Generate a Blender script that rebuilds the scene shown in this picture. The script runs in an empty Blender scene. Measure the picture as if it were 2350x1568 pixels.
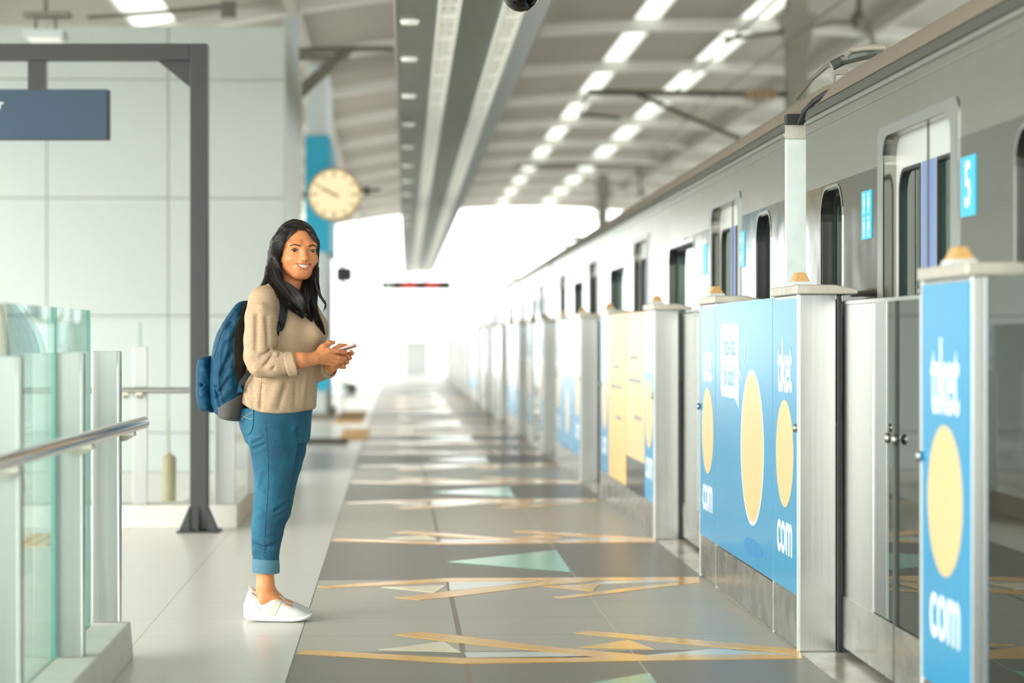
import bpy, bmesh, math, random
import numpy as np
from mathutils import Vector, Matrix
from mathutils.geometry import tessellate_polygon

C = bpy.context.scene.collection
SC = bpy.context.scene
PI = math.pi

# ---------------------------------------------------------------- camera constants
FPX = 5549.0                      # 85 mm lens on a 36 mm wide frame of 2350 px
EYE = 1.13                        # camera height above the platform
PSI = math.atan(267 / FPX)        # camera is turned a little towards the train
HORIZON = 776.0
CP, SP = math.cos(PSI), math.sin(PSI)

def ray(px, py):
    a = (px - 1175) / FPX
    return a * CP + SP, CP - a * SP, (HORIZON - py) / FPX

def at(px, py, d):
    x, y, z = ray(px, py)
    return Vector((x * d, y * d, EYE + z * d))

def ground(px, py, z=0.0):
    x, y, b = ray(px, py)
    t = (z - EYE) / b
    return x * t, y * t

def side(px, py, X):
    x, y, b = ray(px, py)
    t = X / x
    return y * t, EYE + b * t

# ---------------------------------------------------------------- object helpers
def link(o, parent=None):
    C.objects.link(o)
    if parent is not None:
        o.parent = parent
    return o

def tag(o, label=None, cat=None, group=None, kind=None):
    if label: o['label'] = label
    if cat: o['category'] = cat
    if group: o['group'] = group
    if kind: o['kind'] = kind
    return o

def thing(name, label, cat, loc=(0, 0, 0), rz=0.0, group=None):
    o = bpy.data.objects.new(name, None)
    o.empty_display_size = 0.1
    o.location = loc
    o.rotation_euler = (0, 0, rz)
    link(o)
    return tag(o, label, cat, group)

def copy_tree(o, parent=None):
    c = o.copy()
    C.objects.link(c)
    c.parent = parent
    for ch in [k for k in bpy.data.objects if k.parent == o and k != c]:
        copy_tree(ch, c)
    return c

class MB:
    """collects geometry for one mesh object"""
    def __init__(self):
        self.v = []; self.f = []; self.mi = []; self.cur = 0
    def add(self, vs, fs):
        n = len(self.v)
        self.v.extend([tuple(p) for p in vs])
        for q in fs:
            self.f.append(tuple(i + n for i in q)); self.mi.append(self.cur)
        return self
    def box(self, x0, x1, y0, y1, z0, z1):
        vs = [(x, y, z) for z in (z0, z1) for y in (y0, y1) for x in (x0, x1)]
        return self.add(vs, [(0, 2, 3, 1), (4, 5, 7, 6), (0, 1, 5, 4), (2, 6, 7, 3), (0, 4, 6, 2), (1, 3, 7, 5)])
    def frustum(self, a, b, z0, z1):
        x0, x1, y0, y1 = a; X0, X1, Y0, Y1 = b
        vs = [(x0, y0, z0), (x1, y0, z0), (x0, y1, z0), (x1, y1, z0), (X0, Y0, z1), (X1, Y0, z1), (X0, Y1, z1), (X1, Y1, z1)]
        return self.add(vs, [(0, 2, 3, 1), (4, 5, 7, 6), (0, 1, 5, 4), (2, 6, 7, 3), (0, 4, 6, 2), (1, 3, 7, 5)])
    def prism(self, poly, fn, a, b, holes=()):
        """2-D polygon (with holes) swept from a to b; fn(u, v, w) -> xyz"""
        loops = [list(poly)] + [list(h) for h in holes]
        flat = [p for l in loops for p in l]
        tris = tessellate_polygon([[Vector((p[0], p[1], 0)) for p in l] for l in loops])
        n = len(flat)
        vs = [fn(p[0], p[1], a) for p in flat] + [fn(p[0], p[1], b) for p in flat]
        fs = [tuple(t) for t in tris] + [tuple(i + n for i in reversed(t)) for t in tris]
        o = 0
        for l in loops:
            m = len(l)
            for i in range(m):
                j = (i + 1) % m
                fs.append((o + i, o + j, o + j + n, o + i + n))
            o += m
        return self.add(vs, fs)
    def tube(self, pts, r, n=10, cap=True, closed=False):
        pts = [Vector(p) for p in pts]
        m = len(pts)
        rs = r if isinstance(r, (list, tuple)) else [r] * m
        vs = []; ref = None
        for i, p in enumerate(pts):
            if closed:
                d = pts[(i + 1) % m] - pts[i - 1]
            else:
                d = pts[min(i + 1, m - 1)] - pts[max(i - 1, 0)]
            d = d.normalized() if d.length > 1e-9 else Vector((0, 0, 1))
            if ref is None:
                ref = Vector((0, 0, 1)) if abs(d.z) < .9 else Vector((1, 0, 0))
            a = (ref - d * ref.dot(d))
            a = a.normalized() if a.length > 1e-6 else d.orthogonal().normalized()
            ref = a
            b = d.cross(a)
            for k in range(n):
                t = 2 * PI * k / n
                vs.append(p + (a * math.cos(t) + b * math.sin(t)) * rs[i])
        fs = []
        for i in range(m if closed else m - 1):
            for k in range(n):
                fs.append((i * n + k, i * n + (k + 1) % n, ((i + 1) % m) * n + (k + 1) % n, ((i + 1) % m) * n + k))
        if cap and not closed:
            fs.append(tuple(reversed(range(n)))); fs.append(tuple(range((m - 1) * n, m * n)))
        return self.add(vs, fs)
    def lathe(self, prof, n=32, M=None):
        vs = []
        for (r, z) in prof:
            for k in range(n):
                t = 2 * PI * k / n
                p = Vector((r * math.cos(t), r * math.sin(t), z))
                vs.append(M @ p if M else p)
        fs = []
        for i in range(len(prof) - 1):
            for k in range(n):
                fs.append((i * n + k, i * n + (k + 1) % n, (i + 1) * n + (k + 1) % n, (i + 1) * n + k))
        fs.append(tuple(reversed(range(n)))); fs.append(tuple(range((len(prof) - 1) * n, len(prof) * n)))
        return self.add(vs, fs)
    def sphere(self, c, r, n=16, m=10):
        rx, ry, rz = r if isinstance(r, (tuple, list)) else (r, r, r)
        prof = [(math.sin(PI * i / m), -math.cos(PI * i / m)) for i in range(m + 1)]
        prof[0] = (1e-4, -1); prof[-1] = (1e-4, 1)
        return self.lathe(prof, n, Matrix.Translation(c) @ Matrix.Diagonal((rx, ry, rz, 1)))
    def build(self, name, mats, parent=None, smooth=False, bevel=0.0, seg=2, loc=None):
        me = bpy.data.meshes.new(name)
        me.from_pydata(self.v, [], self.f)
        if not isinstance(mats, (list, tuple)): mats = [mats]
        for m in mats: me.materials.append(m)
        if len(mats) > 1: me.polygons.foreach_set('material_index', self.mi)
        bm = bmesh.new(); bm.from_mesh(me)
        bmesh.ops.recalc_face_normals(bm, faces=bm.faces)
        if bevel > 0:
            bmesh.ops.remove_doubles(bm, verts=bm.verts, dist=1e-5)
            es = [e for e in bm.edges if len(e.link_faces) == 2 and e.calc_face_angle(0) > 0.5]
            try: bmesh.ops.bevel(bm, geom=es, offset=bevel, segments=seg, affect='EDGES', profile=0.6, clamp_overlap=True)
            except Exception: pass
        bm.to_mesh(me); bm.free()
        if smooth:
            me.polygons.foreach_set('use_smooth', [True] * len(me.polygons))
            try: me.set_sharp_from_angle(angle=math.radians(42))
            except Exception: pass
        o = bpy.data.objects.new(name, me)
        if loc: o.location = loc
        return link(o, parent)

def rrect(u0, u1, v0, v1, r, n=6):
    """rounded rectangle; r = radius or (bl, br, tr, tl)"""
    if not isinstance(r, (tuple, list)): r = (r,) * 4
    out = []
    for (cu, cv, a0, q) in ((u0, v0, PI, r[0]), (u1, v0, 1.5 * PI, r[1]), (u1, v1, 0, r[2]), (u0, v1, .5 * PI, r[3])):
        su = 1 if cu == u0 else -1; sv = 1 if cv == v0 else -1
        if q < 1e-5:
            out.append((cu, cv)); continue
        for k in range(n + 1):
            a = a0 + .5 * PI * k / n
            out.append((cu + su * q + q * math.cos(a), cv + sv * q + q * math.sin(a)))
    return out

def circle(cu, cv, ru, rv=None, n=40):
    rv = rv or ru
    return [(cu + ru * math.cos(2 * PI * k / n), cv + rv * math.sin(2 * PI * k / n)) for k in range(n)]

def text_mesh(name, body, size, mat, parent, M, ext=0.002, bold=0.0, sx=1.0, align='CENTER', res=4):
    cu = bpy.data.curves.new(name, 'FONT')
    cu.body = body; cu.size = size; cu.extrude = ext; cu.offset = bold; cu.align_x = align; cu.align_y = 'CENTER'
    cu.resolution_u = res
    tmp = bpy.data.objects.new(name + '_src', cu)
    C.objects.link(tmp)
    bpy.context.view_layer.update()
    me = bpy.data.meshes.new_from_object(tmp.evaluated_get(bpy.context.evaluated_depsgraph_get()))
    bpy.data.objects.remove(tmp); bpy.data.curves.remove(cu)
    me.name = name
    me.transform(Matrix.Diagonal((sx, 1, 1, 1)))
    me.transform(M)
    me.materials.clear(); me.materials.append(mat)
    o = bpy.data.objects.new(name, me)
    return link(o, parent)

# ---------------------------------------------------------------- materials
def srgb(r, g, b):
    def l(c):
        c /= 255.0
        return c / 12.92 if c <= 0.04045 else ((c + 0.055) / 1.055) ** 2.4
    return (l(r), l(g), l(b), 1)

class NT:
    def __init__(self, name):
        self.m = bpy.data.materials.new(name); self.m.use_nodes = True
        self.t = self.m.node_tree; self.t.nodes.clear()
        self.out = self.n('ShaderNodeOutputMaterial')
    def n(self, t, **kw):
        x = self.t.nodes.new(t)
        for k, v in kw.items():
            if k in x.inputs: x.inputs[k].default_value = v
            else: setattr(x, k, v)
        return x
    def l(self, a, b): self.t.links.new(a, b)
    def pr(self, col, rough=0.5, metal=0.0, spec=0.5):
        p = self.n('ShaderNodeBsdfPrincipled')
        p.inputs['Roughness'].default_value = rough; p.inputs['Metallic'].default_value = metal
        p.inputs['Specular IOR Level'].default_value = spec
        if isinstance(col, tuple): p.inputs['Base Color'].default_value = col
        else: self.l(col, p.inputs['Base Color'])
        self.l(p.outputs[0], self.out.inputs[0])
        return p
    def coord(self, which='Object'):
        return self.n('ShaderNodeTexCoord').outputs[which]
    def noise(self, scale, detail=3, vec=None, rough=.5):
        x = self.n('ShaderNodeTexNoise'); x.inputs['Scale'].default_value = scale
        x.inputs['Detail'].default_value = detail; x.inputs['Roughness'].default_value = rough
        if vec is not None: self.l(vec, x.inputs['Vector'])
        return x.outputs['Fac']
    def mapping(self, vec, scale=(1, 1, 1), rot=(0, 0, 0), loc=(0, 0, 0)):
        x = self.n('ShaderNodeMapping')
        x.inputs['Scale'].default_value = scale; x.inputs['Rotation'].default_value = rot; x.inputs['Location'].default_value = loc
        self.l(vec, x.inputs['Vector']); return x.outputs[0]
    def ramp(self, fac, stops, interp='LINEAR'):
        x = self.n('ShaderNodeValToRGB'); x.color_ramp.interpolation = interp
        e = x.color_ramp.elements
        while len(e) < len(stops): e.new(0.5)
        for k, (p, c) in enumerate(stops): e[k].position = p; e[k].color = c
        self.l(fac, x.inputs[0]); return x.outputs[0]
    def math(self, op, a, b=None, c=None):
        x = self.n('ShaderNodeMath', operation=op)
        for k, q in enumerate((a, b, c)):
            if q is None: continue
            if isinstance(q, (int, float)): x.inputs[k].default_value = q
            else: self.l(q, x.inputs[k])
        return x.outputs[0]
    def mix(self, fac, a, b):
        x = self.n('ShaderNodeMix', data_type='RGBA')
        for k, q in ((0, fac), (6, a), (7, b)):
            if isinstance(q, (int, float, tuple)): x.inputs[k].default_value = q
            else: self.l(q, x.inputs[k])
        return x.outputs[2]
    def sep(self, vec):
        x = self.n('ShaderNodeSeparateXYZ'); self.l(vec, x.inputs[0]); return x.outputs
    def bump(self, h, p, strength=.2, dist=.01):
        x = self.n('ShaderNodeBump'); x.inputs['Strength'].default_value = strength; x.inputs['Distance'].default_value = dist
        self.l(h, x.inputs['Height']); self.l(x.outputs[0], p.inputs['Normal'])

def simple(name, col, rough=.5, metal=0.0, spec=.5, var=0.06, scale=12, bump=0.0):
    t = NT(name)
    f = t.noise(scale, 3, t.coord())
    lo = tuple(max(0, c * (1 - var)) for c in col[:3]) + (1,); hi = tuple(min(1, c * (1 + var)) for c in col[:3]) + (1,)
    p = t.pr(t.ramp(f, [(.3, lo), (.7, hi)]), rough, metal, spec)
    if bump: t.bump(t.noise(scale * 12, 2, t.coord()), p, bump, .003)
    return t.m

def steel(name, col, rough=.28, stretch=(1, 1, 60), var=.10, scale=4, aniso=0.0):
    t = NT(name)
    f = t.noise(scale, 4, t.mapping(t.coord(), stretch))
    lo = tuple(c * (1 - var) for c in col[:3]) + (1,); hi = tuple(min(1, c * (1 + var)) for c in col[:3]) + (1,)
    p = t.pr(t.ramp(f, [(.3, lo), (.7, hi)]), rough, 1.0)
    r = t.math('MULTIPLY_ADD', f, rough * .5, rough * .75)
    t.l(r, p.inputs['Roughness'])
    return t.m

def glass(name, tint, ior=1.5, rough=0.0, gcol=(1, 1, 1, 1), refl=1.0):
    t = NT(name)
    tr = t.n('ShaderNodeBsdfTransparent'); tr.inputs[0].default_value = tint
    gl = t.n('ShaderNodeBsdfGlossy'); gl.inputs['Roughness'].default_value = rough; gl.inputs[0].default_value = gcol
    fr = t.n('ShaderNodeFresnel'); fr.inputs[0].default_value = ior
    mx = t.n('ShaderNodeMixShader')
    t.l(t.math('MULTIPLY', fr.outputs[0], refl), mx.inputs[0]); t.l(tr.outputs[0], mx.inputs[1]); t.l(gl.outputs[0], mx.inputs[2])
    t.l(mx.outputs[0], t.out.inputs[0])
    return t.m

M = {}
M['steel'] = steel('brushed_steel', srgb(196, 197, 193), .25, (30, 30, .6), .04, 3)
M['steel_polish'] = steel('polished_steel', srgb(200, 200, 196), .16, (1, 3, 3), .12, 3)
M['steel_bright'] = steel('bright_steel', srgb(166, 168, 164), .34, (24, 24, .6), .04)
M['chrome'] = steel('handrail_steel', srgb(205, 207, 206), .12, (1, 30, 1), .05)
M['white_trim'] = simple('white_trim', srgb(225, 230, 228), .4)
M['cap'] = simple('cap_metal', srgb(205, 196, 182), .35, .5, var=.1, scale=18)
M['beacon'] = simple('amber_lens', srgb(226, 178, 116), .35, var=.04)
M['black'] = simple('black_rubber', srgb(28, 30, 30), .55)
M['black_gloss'] = simple('black_gloss', srgb(22, 24, 24), .15)
M['ad_blue'] = simple('ad_blue_vinyl', srgb(36, 156, 208), .24, var=.02, scale=3)
M['ad_yellow'] = simple('ad_yellow_vinyl', srgb(246, 204, 130), .34, var=.02, scale=3)
M['ad_pale'] = simple('ad_cream_vinyl', srgb(245, 204, 146), .32, var=.02, scale=3)
M['ad_white'] = simple('ad_white_vinyl', srgb(240, 245, 246), .4, var=.01)
M['ad_text'] = simple('ad_text_blue', srgb(120, 178, 205), .4, var=.01)
M['ad_shadow'] = simple('ad_deep_blue_vinyl', srgb(34, 140, 200), .34, var=.02)
M['ad_grey'] = simple('ad_grey_text', srgb(150, 150, 150), .4, var=.01)
M['gate_glass'] = glass('gate_glass', (.14, .16, .15, 1), 2.3, 0.01, (.92, .95, .93, 1))
M['frost'] = None
M['rail_glass'] = glass('railing_glass', (.83, .93, .905, 1), 1.3, 0.0, refl=.5)
M['rail_glass_pale'] = glass('railing_glass_pale', (.975, .99, .985, 1), 1.3, 0.0, refl=.6)
M['rail_glass_edge'] = simple('glass_edge', srgb(96, 150, 138), .15)
M['train_glass'] = glass('train_window_glass', (.70, .82, .78, 1), 1.9, 0.01, (.86, .95, .91, 1))
M['jamb'] = simple('window_jamb_metal', srgb(96, 94, 90), .22, .85)
M['train_roof'] = simple('train_roof_tan', srgb(150, 138, 122), .5, .2, var=.06, scale=3)
M['gutter'] = simple('train_gutter', srgb(92, 96, 90), .35, .4)
M['sticker'] = simple('sticker_cyan', srgb(44, 190, 224), .35, var=.01)
M['door_blue'] = simple('door_stripe_blue', srgb(104, 132, 190), .35, var=.02)
M['door_skin'] = simple('door_silver', srgb(214, 218, 216), .3, .25, var=.02, scale=3)
M['gantry'] = simple('gantry_paint', srgb(52, 54, 51), .45, .1, var=.05, scale=5)
M['sign_face'] = simple('sign_navy', srgb(40, 66, 86), .5, var=.05, scale=3)
M['sign_edge'] = simple('sign_edge', srgb(24, 34, 36), .5)
M['curb'] = simple('curb_stone', srgb(205, 203, 195), .55, var=.05, scale=9)
M['roof'] = simple('roof_panel', srgb(160, 153, 142), .6, var=.04, scale=.8)
M['rib'] = simple('roof_rib', srgb(206, 203, 196), .55, var=.03, scale=2)
M['trough'] = simple('trough_panel', srgb(116, 130, 122), .38, .3, var=.05, scale=2)
M['clock_rim'] = simple('clock_rim_brass', srgb(206, 172, 112), .35, .5)
M['clock_mark'] = simple('clock_mark', srgb(186, 148, 88), .5)
M['pillar_grey'] = simple('pillar_grey', srgb(186, 194, 194), .5, var=.03, scale=2)
M['banner'] = simple('banner_cyan', srgb(40, 158, 190), .5, var=.03)
M['tactile'] = simple('tactile_yellow', srgb(222, 176, 112), .6, var=.08, scale=20)
M['wire'] = simple('wire_grey', srgb(96, 92, 84), .5, .5)
M['mast'] = simple('mast_grey', srgb(122, 118, 106), .5, .3)
M['led_red'] = simple('led_red', srgb(206, 60, 54), .5)
M['cloth_white'] = simple('cloth_white', srgb(236, 240, 238), .8, var=.03, bump=.2)
M['far_grey'] = simple('far_grey', srgb(196, 202, 200), .6)

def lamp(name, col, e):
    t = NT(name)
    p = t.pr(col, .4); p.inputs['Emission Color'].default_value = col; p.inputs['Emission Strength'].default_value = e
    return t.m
M['louvre'] = lamp('louvre_white', srgb(236, 238, 230), .07)
M['louvre_gap'] = lamp('louvre_inside', srgb(150, 143, 120), .035)
M['clock_face'] = lamp('clock_cream_lit', srgb(248, 228, 184), .22)
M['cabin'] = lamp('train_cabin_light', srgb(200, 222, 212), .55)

def tile_floor():
    t = NT('platform_tiles')
    o = t.coord('Object')
    s = t.sep(o)
    tw, td = .6045, .581
    def gap(v, w, off):
        q = t.math('FRACT', t.math('DIVIDE', t.math('ADD', v, off), w))
        a = t.math('ABSOLUTE', t.math('SUBTRACT', q, .5))
        return t.math('GREATER_THAN', a, .5 - .0024 / w)
    gx = gap(s[0], tw, .36 + tw * 20); gy = gap(s[1], td, .10 + td * 40)
    g = t.math('MAXIMUM', gx, gy)
    grain = t.noise(3, 4, t.mapping(o, (1, 26, 1)))
    fine = t.noise(140, 2, o)
    light = t.mix(grain, srgb(204, 201, 193), srgb(208, 205, 197))
    # bands of lighter tile beside each gate and darker tile in front of each opening
    zone = None
    for (y0, y1) in ((8.72, 11.30), (13.40, 16.75), (18.75, 21.7), (23.6, 26.5), (28.4, 31.3)):
        b = t.math('MULTIPLY', t.math('GREATER_THAN', s[1], y0), t.math('LESS_THAN', s[1], y1))
        zone = b if zone is None else t.math('MAXIMUM', zone, b)
    dA = t.mix(grain, srgb(112, 105, 96), srgb(119, 112, 103))
    dB = t.mix(grain, srgb(174, 168, 155), srgb(181, 175, 162))
    dark = t.mix(zone, dA, dB)
    isd = t.math('GREATER_THAN', s[0], -.362)
    col = t.mix(isd, light, dark)
    col = t.mix(t.math('MULTIPLY', fine, .10), col, srgb(235, 230, 222))
    jc = t.mix(isd, srgb(160, 156, 148), srgb(84, 74, 64))
    seam = t.math('MULTIPLY', t.math('GREATER_THAN', s[0], .849 - .006), t.math('LESS_THAN', s[0], .849 + .006))
    jc = t.mix(seam, jc, srgb(206, 200, 188))
    col = t.mix(g, col, jc)
    gro = t.math('MULTIPLY', t.math('GREATER_THAN', s[0], .243 - .0105), t.math('LESS_THAN', s[0], .243 + .0105))
    col = t.mix(gro, col, t.mix(fine, srgb(96, 78, 64), srgb(150, 128, 108)))
    p = t.pr(col, .3, 0, .5)
    r = t.math('ADD', t.math('MULTIPLY_ADD', grain, .025, .27), t.math('MULTIPLY', isd, .05))
    t.l(r, p.inputs['Roughness'])
    h = t.math('SUBTRACT', t.math('MULTIPLY', fine, .25), t.math('MAXIMUM', g, gro))
    t.bump(h, p, .12, .002)
    return t.m
M['floor'] = tile_floor()

def threshold_mat():
    t = NT('threshold_stone')
    o = t.coord()
    f = t.noise(7, 5, t.mapping(o, (1, .5, 1)))
    p = t.pr(t.ramp(f, [(.3, srgb(150, 136, 120)), (.6, srgb(206, 198, 186))]), .22)
    return t.m
M['threshold'] = threshold_mat()

def marking(name, a, b):
    t = NT(name)
    f = t.noise(26, 4, t.coord())
    p = t.pr(t.mix(f, a, b), .17, 0, .55)
    return t.m
M['mark_yellow'] = marking('marking_yellow', srgb(240, 166, 28), srgb(244, 180, 50))
M['mark_pale'] = marking('marking_pale', srgb(206, 206, 200), srgb(222, 222, 216))
M['mark_white'] = marking('marking_white', srgb(236, 214, 164), srgb(244, 232, 204))
M['mark_teal'] = marking('marking_teal', srgb(86, 172, 138), srgb(112, 190, 158))

def panel_wall():
    t = NT('white_wall_panels')
    f = t.noise(.6, 2, t.coord())
    t.pr(t.mix(f, srgb(168, 177, 173), srgb(176, 183, 179)), .38)
    return t.m
M['wall'] = panel_wall()

def train_side():
    t = NT('train_side_steel')
    o = t.coord()
    s = t.sep(o)
    f = t.noise(3, 4, t.mapping(o, (1, 30, .6)))
    up = t.math('GREATER_THAN', s[2], 1.735)
    a = t.mix(f, srgb(116, 112, 104), srgb(134, 130, 121))
    b = t.mix(f, srgb(158, 155, 146), srgb(174, 171, 161))
    p = t.pr(t.mix(up, a, b), .2, 1.0)
    r = t.math('ADD', t.math('MULTIPLY', up, .16), .10)
    t.l(r, p.inputs['Roughness'])
    wav = t.noise(1.6, 2, t.mapping(o, (1, 1, 1.6)))
    t.bump(wav, p, .25, .02)
    return t.m
M['train_side'] = train_side()

def kick():
    t = NT('kick_plate')
    o = t.coord()
    f = t.noise(6, 5, t.mapping(o, (1, 1.2, 1.2)))
    p = t.pr(t.ramp(f, [(.25, srgb(168, 166, 162)), (.75, srgb(200, 199, 195))]), .25, .9)
    t.l(t.math('MULTIPLY_ADD', f, .3, .12), p.inputs['Roughness'])
    return t.m
M['kick'] = kick()

def translucent(name, col):
    t = NT(name)
    a = t.n('ShaderNodeBsdfTranslucent'); a.inputs[0].default_value = col
    b = t.n('ShaderNodeBsdfDiffuse'); b.inputs[0].default_value = col
    m = t.n('ShaderNodeMixShader'); m.inputs[0].default_value = .35
    t.l(a.outputs[0], m.inputs[1]); t.l(b.outputs[0], m.inputs[2]); t.l(m.outputs[0], t.out.inputs[0])
    return t.m
M['skylight'] = translucent('skylight_sheet', srgb(238, 240, 236))
# ================================================================ SETTING
def quad(name, x0, x1, y0, y1, z, mat, kind='structure', parent=None, th=.2):
    o = MB().box(x0, x1, y0, y1, z - th, z).build(name, mat, parent)
    if kind and parent is None: o['kind'] = kind
    return o

floor = quad('floor', -14, 1.45, -8, 83, 0.0, M['floor'], th=.3)
quad('trim_1', 1.45, 1.66, -8, 83, 0.0, M['threshold'], th=.3)
quad('floor_trackbed', 1.66, 14, -8, 140, -1.25, simple('track_concrete', srgb(120, 116, 108), .8))

# painted floor graphics, lying a millimetre proud of the tiles (parts of the floor)
def mark(pts, mat, name='marking', z=.0012):
    o = MB().prism(pts, lambda u, v, w: (u, v, w), 0.0002, z).build(name, mat, floor)
    return o
def G(*px): return [ground(a, b) for a, b in px]

# near-end set and its mirror image (far-end set) beside gate A
near_set = [
    ('mark_yellow', [(679, 1501), (703, 1492), (1061, 1511.5), (1640, 1503), (1838, 1499), (1843, 1512), (1640, 1514.5), (1066, 1524)]),
    ('mark_yellow', [(904, 1458), (963, 1451), (1056, 1460), (1252, 1484.6), (1482, 1504.5), (1365, 1509.5), (1252, 1496), (1056, 1476)]),
    ('mark_white', [(869, 1492), (1017, 1473), (1057, 1498)]),
    ('mark_yellow', [(1318, 1454), (1350, 1448.5), (1640, 1473), (1838, 1491), (1838, 1502), (1640, 1485)]),
    ('mark_yellow', [(1330, 1487), (1443, 1469.5), (1501, 1491)]),
    ('mark_pale', [(1066, 1498), (1250, 1497), (1363, 1509.5), (1072, 1512)]),
    ('mark_pale', [(1560, 1497), (1640, 1490), (1834, 1503), (1640, 1503.5), (1484, 1505)]),
]
far_set = [
    ('mark_yellow', [(728, 1347), (757, 1344), (1022, 1327.5), (1604, 1325), (1607, 1333), (1247, 1333), (1027, 1336.5), (757, 1350.5)]),
    ('mark_yellow', [(904, 1373), (1027, 1358), (1252, 1335), (1321, 1327.5), (1420, 1330), (1252, 1344), (1037, 1371), (963, 1378)]),
    ('mark_white', [(875, 1348.5), (1024, 1344), (997, 1361)]),
    ('mark_yellow', [(1271, 1370.5), (1311, 1366), (1600, 1331), (1609, 1338), (1311, 1373.5), (1290, 1374.5)]),
    ('mark_yellow', [(1246, 1346), (1377, 1340.5), (1360, 1357.5)]),
    ('mark_pale', [(1030, 1337), (1240, 1334), (1150, 1345), (1032, 1357)]),
    ('mark_pale', [(1400, 1334), (1600, 1333), (1330, 1343)]),
]
teal = [(1026, 1290), (1277, 1263), (1309, 1313)]
NEAR_A, FAR_A, OPEN_AB = 8.64, 11.45, 12.475
near_w = [(m, G(*p)) for m, p in near_set]
far_w = [(m, G(*p)) for m, p in far_set]
teal_w = G(*teal)

# ================================================================ PLATFORM SCREEN GATES
GX = 1.45
GATES = [  # near end, far end, kind
    (3.72, 6.60, 'glass'), (8.64, 11.45, 'ad'), (13.50, 17.02, 'yellow'), (18.92, 21.72, 'dots'), (23.70, 26.5, 'glassad'),
    (28.5, 31.3, 'bluead'), (33.3, 36.8, 'glass'), (38.7, 41.5, 'glass'), (43.5, 46.3, 'bluead'), (48.3, 51.1, 'glass'),
    (53.1, 56.6, 'glass'), (58.5, 61.3, 'glass'), (63.3, 66.1, 'glass'), (68.1, 70.9, 'glass')]
for k, (y0, y1, kd) in enumerate(GATES):
    if k == 0: dn, df = y0 - NEAR_A, y1 - FAR_A
    else: dn, df = y0 - NEAR_A, y1 - FAR_A
    nm = {'mark_yellow': 'yellow_marking', 'mark_white': 'white_marking', 'mark_pale': 'pale_marking'}
    lifts = {'mark_yellow': .0014, 'mark_white': .0012, 'mark_pale': .0010}
    for j, (m, p) in enumerate(near_w):
        if k > 0 and k < 9: mark([(a, b + dn) for a, b in p], M[m], nm[m], lifts[m] + .00008 * j)
    for j, (m, p) in enumerate(far_w):
        if k > 0 and k < 9: mark([(a, b + df) for a, b in p], M[m], nm[m], lifts[m] + .00008 * j)
    if k < 10:
        yc = (y1 + GATES[k + 1][0]) / 2
        mark([(a, b + yc - OPEN_AB + (.13 if k == 0 else 0)) for a, b in teal_w], M['mark_teal'], 'teal_marking', .0013)

FACE = lambda u, v, w: (-w, -u, v)          # u: along the face towards the camera, v: up, w: out towards the platform
TXT = Matrix(((0, 0, -1, 0), (-1, 0, 0, 0), (0, 1, 0, 0), (0, 0, 0, 1)))
def face_text(body, u, v, size, mat, parent, bold=0.0, sx=1.0, out=.0045, name='lettering', sy=1.0):
    return text_mesh(name, body, size, mat, parent, Matrix.Translation((-out, -u, v)) @ TXT @ Matrix.Diagonal((1, sy, 1, 1)), .0006, bold, sx)
def plate(poly, mat, parent, name, a=.0, b=.004, holes=()):
    return MB().prism(poly, FACE, a, b, holes).build(name, mat, parent)

def brand_strip(g, u0, u1):
    uc = (u0 + u1) / 2
    face_text('tıket', uc, 1.018, .215, M['ad_white'], g, .0045, .80, sy=1.30)
    plate(circle(uc, .700, .200), M['ad_pale'], g, 'yellow_dot', .004, .0052)
    face_text('com', uc, .405, .225, M['ad_white'], g, .0035, .90, sy=1.1)

GLAB = {
 0: 'nearest gate section, with a blurred blue advert strip at the edge of a glass panel',
 1: 'blue gate section with a speech bubble and a big yellow circle',
 2: 'gate section with two plain yellow panels between blue strips',
 3: 'blue gate section with yellow dots just beyond the yellow panelled one',
 4: 'glass gate section with thin blue edges, right beyond the blue dotted one',
 5: 'blurred lavender blue gate section farther down the row'}
ORD = ['first', 'second', 'third', 'fourth', 'fifth', 'sixth', 'seventh', 'eighth', 'ninth', 'tenth', 'eleventh', 'twelfth', 'thirteenth', 'fourteenth']

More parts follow.
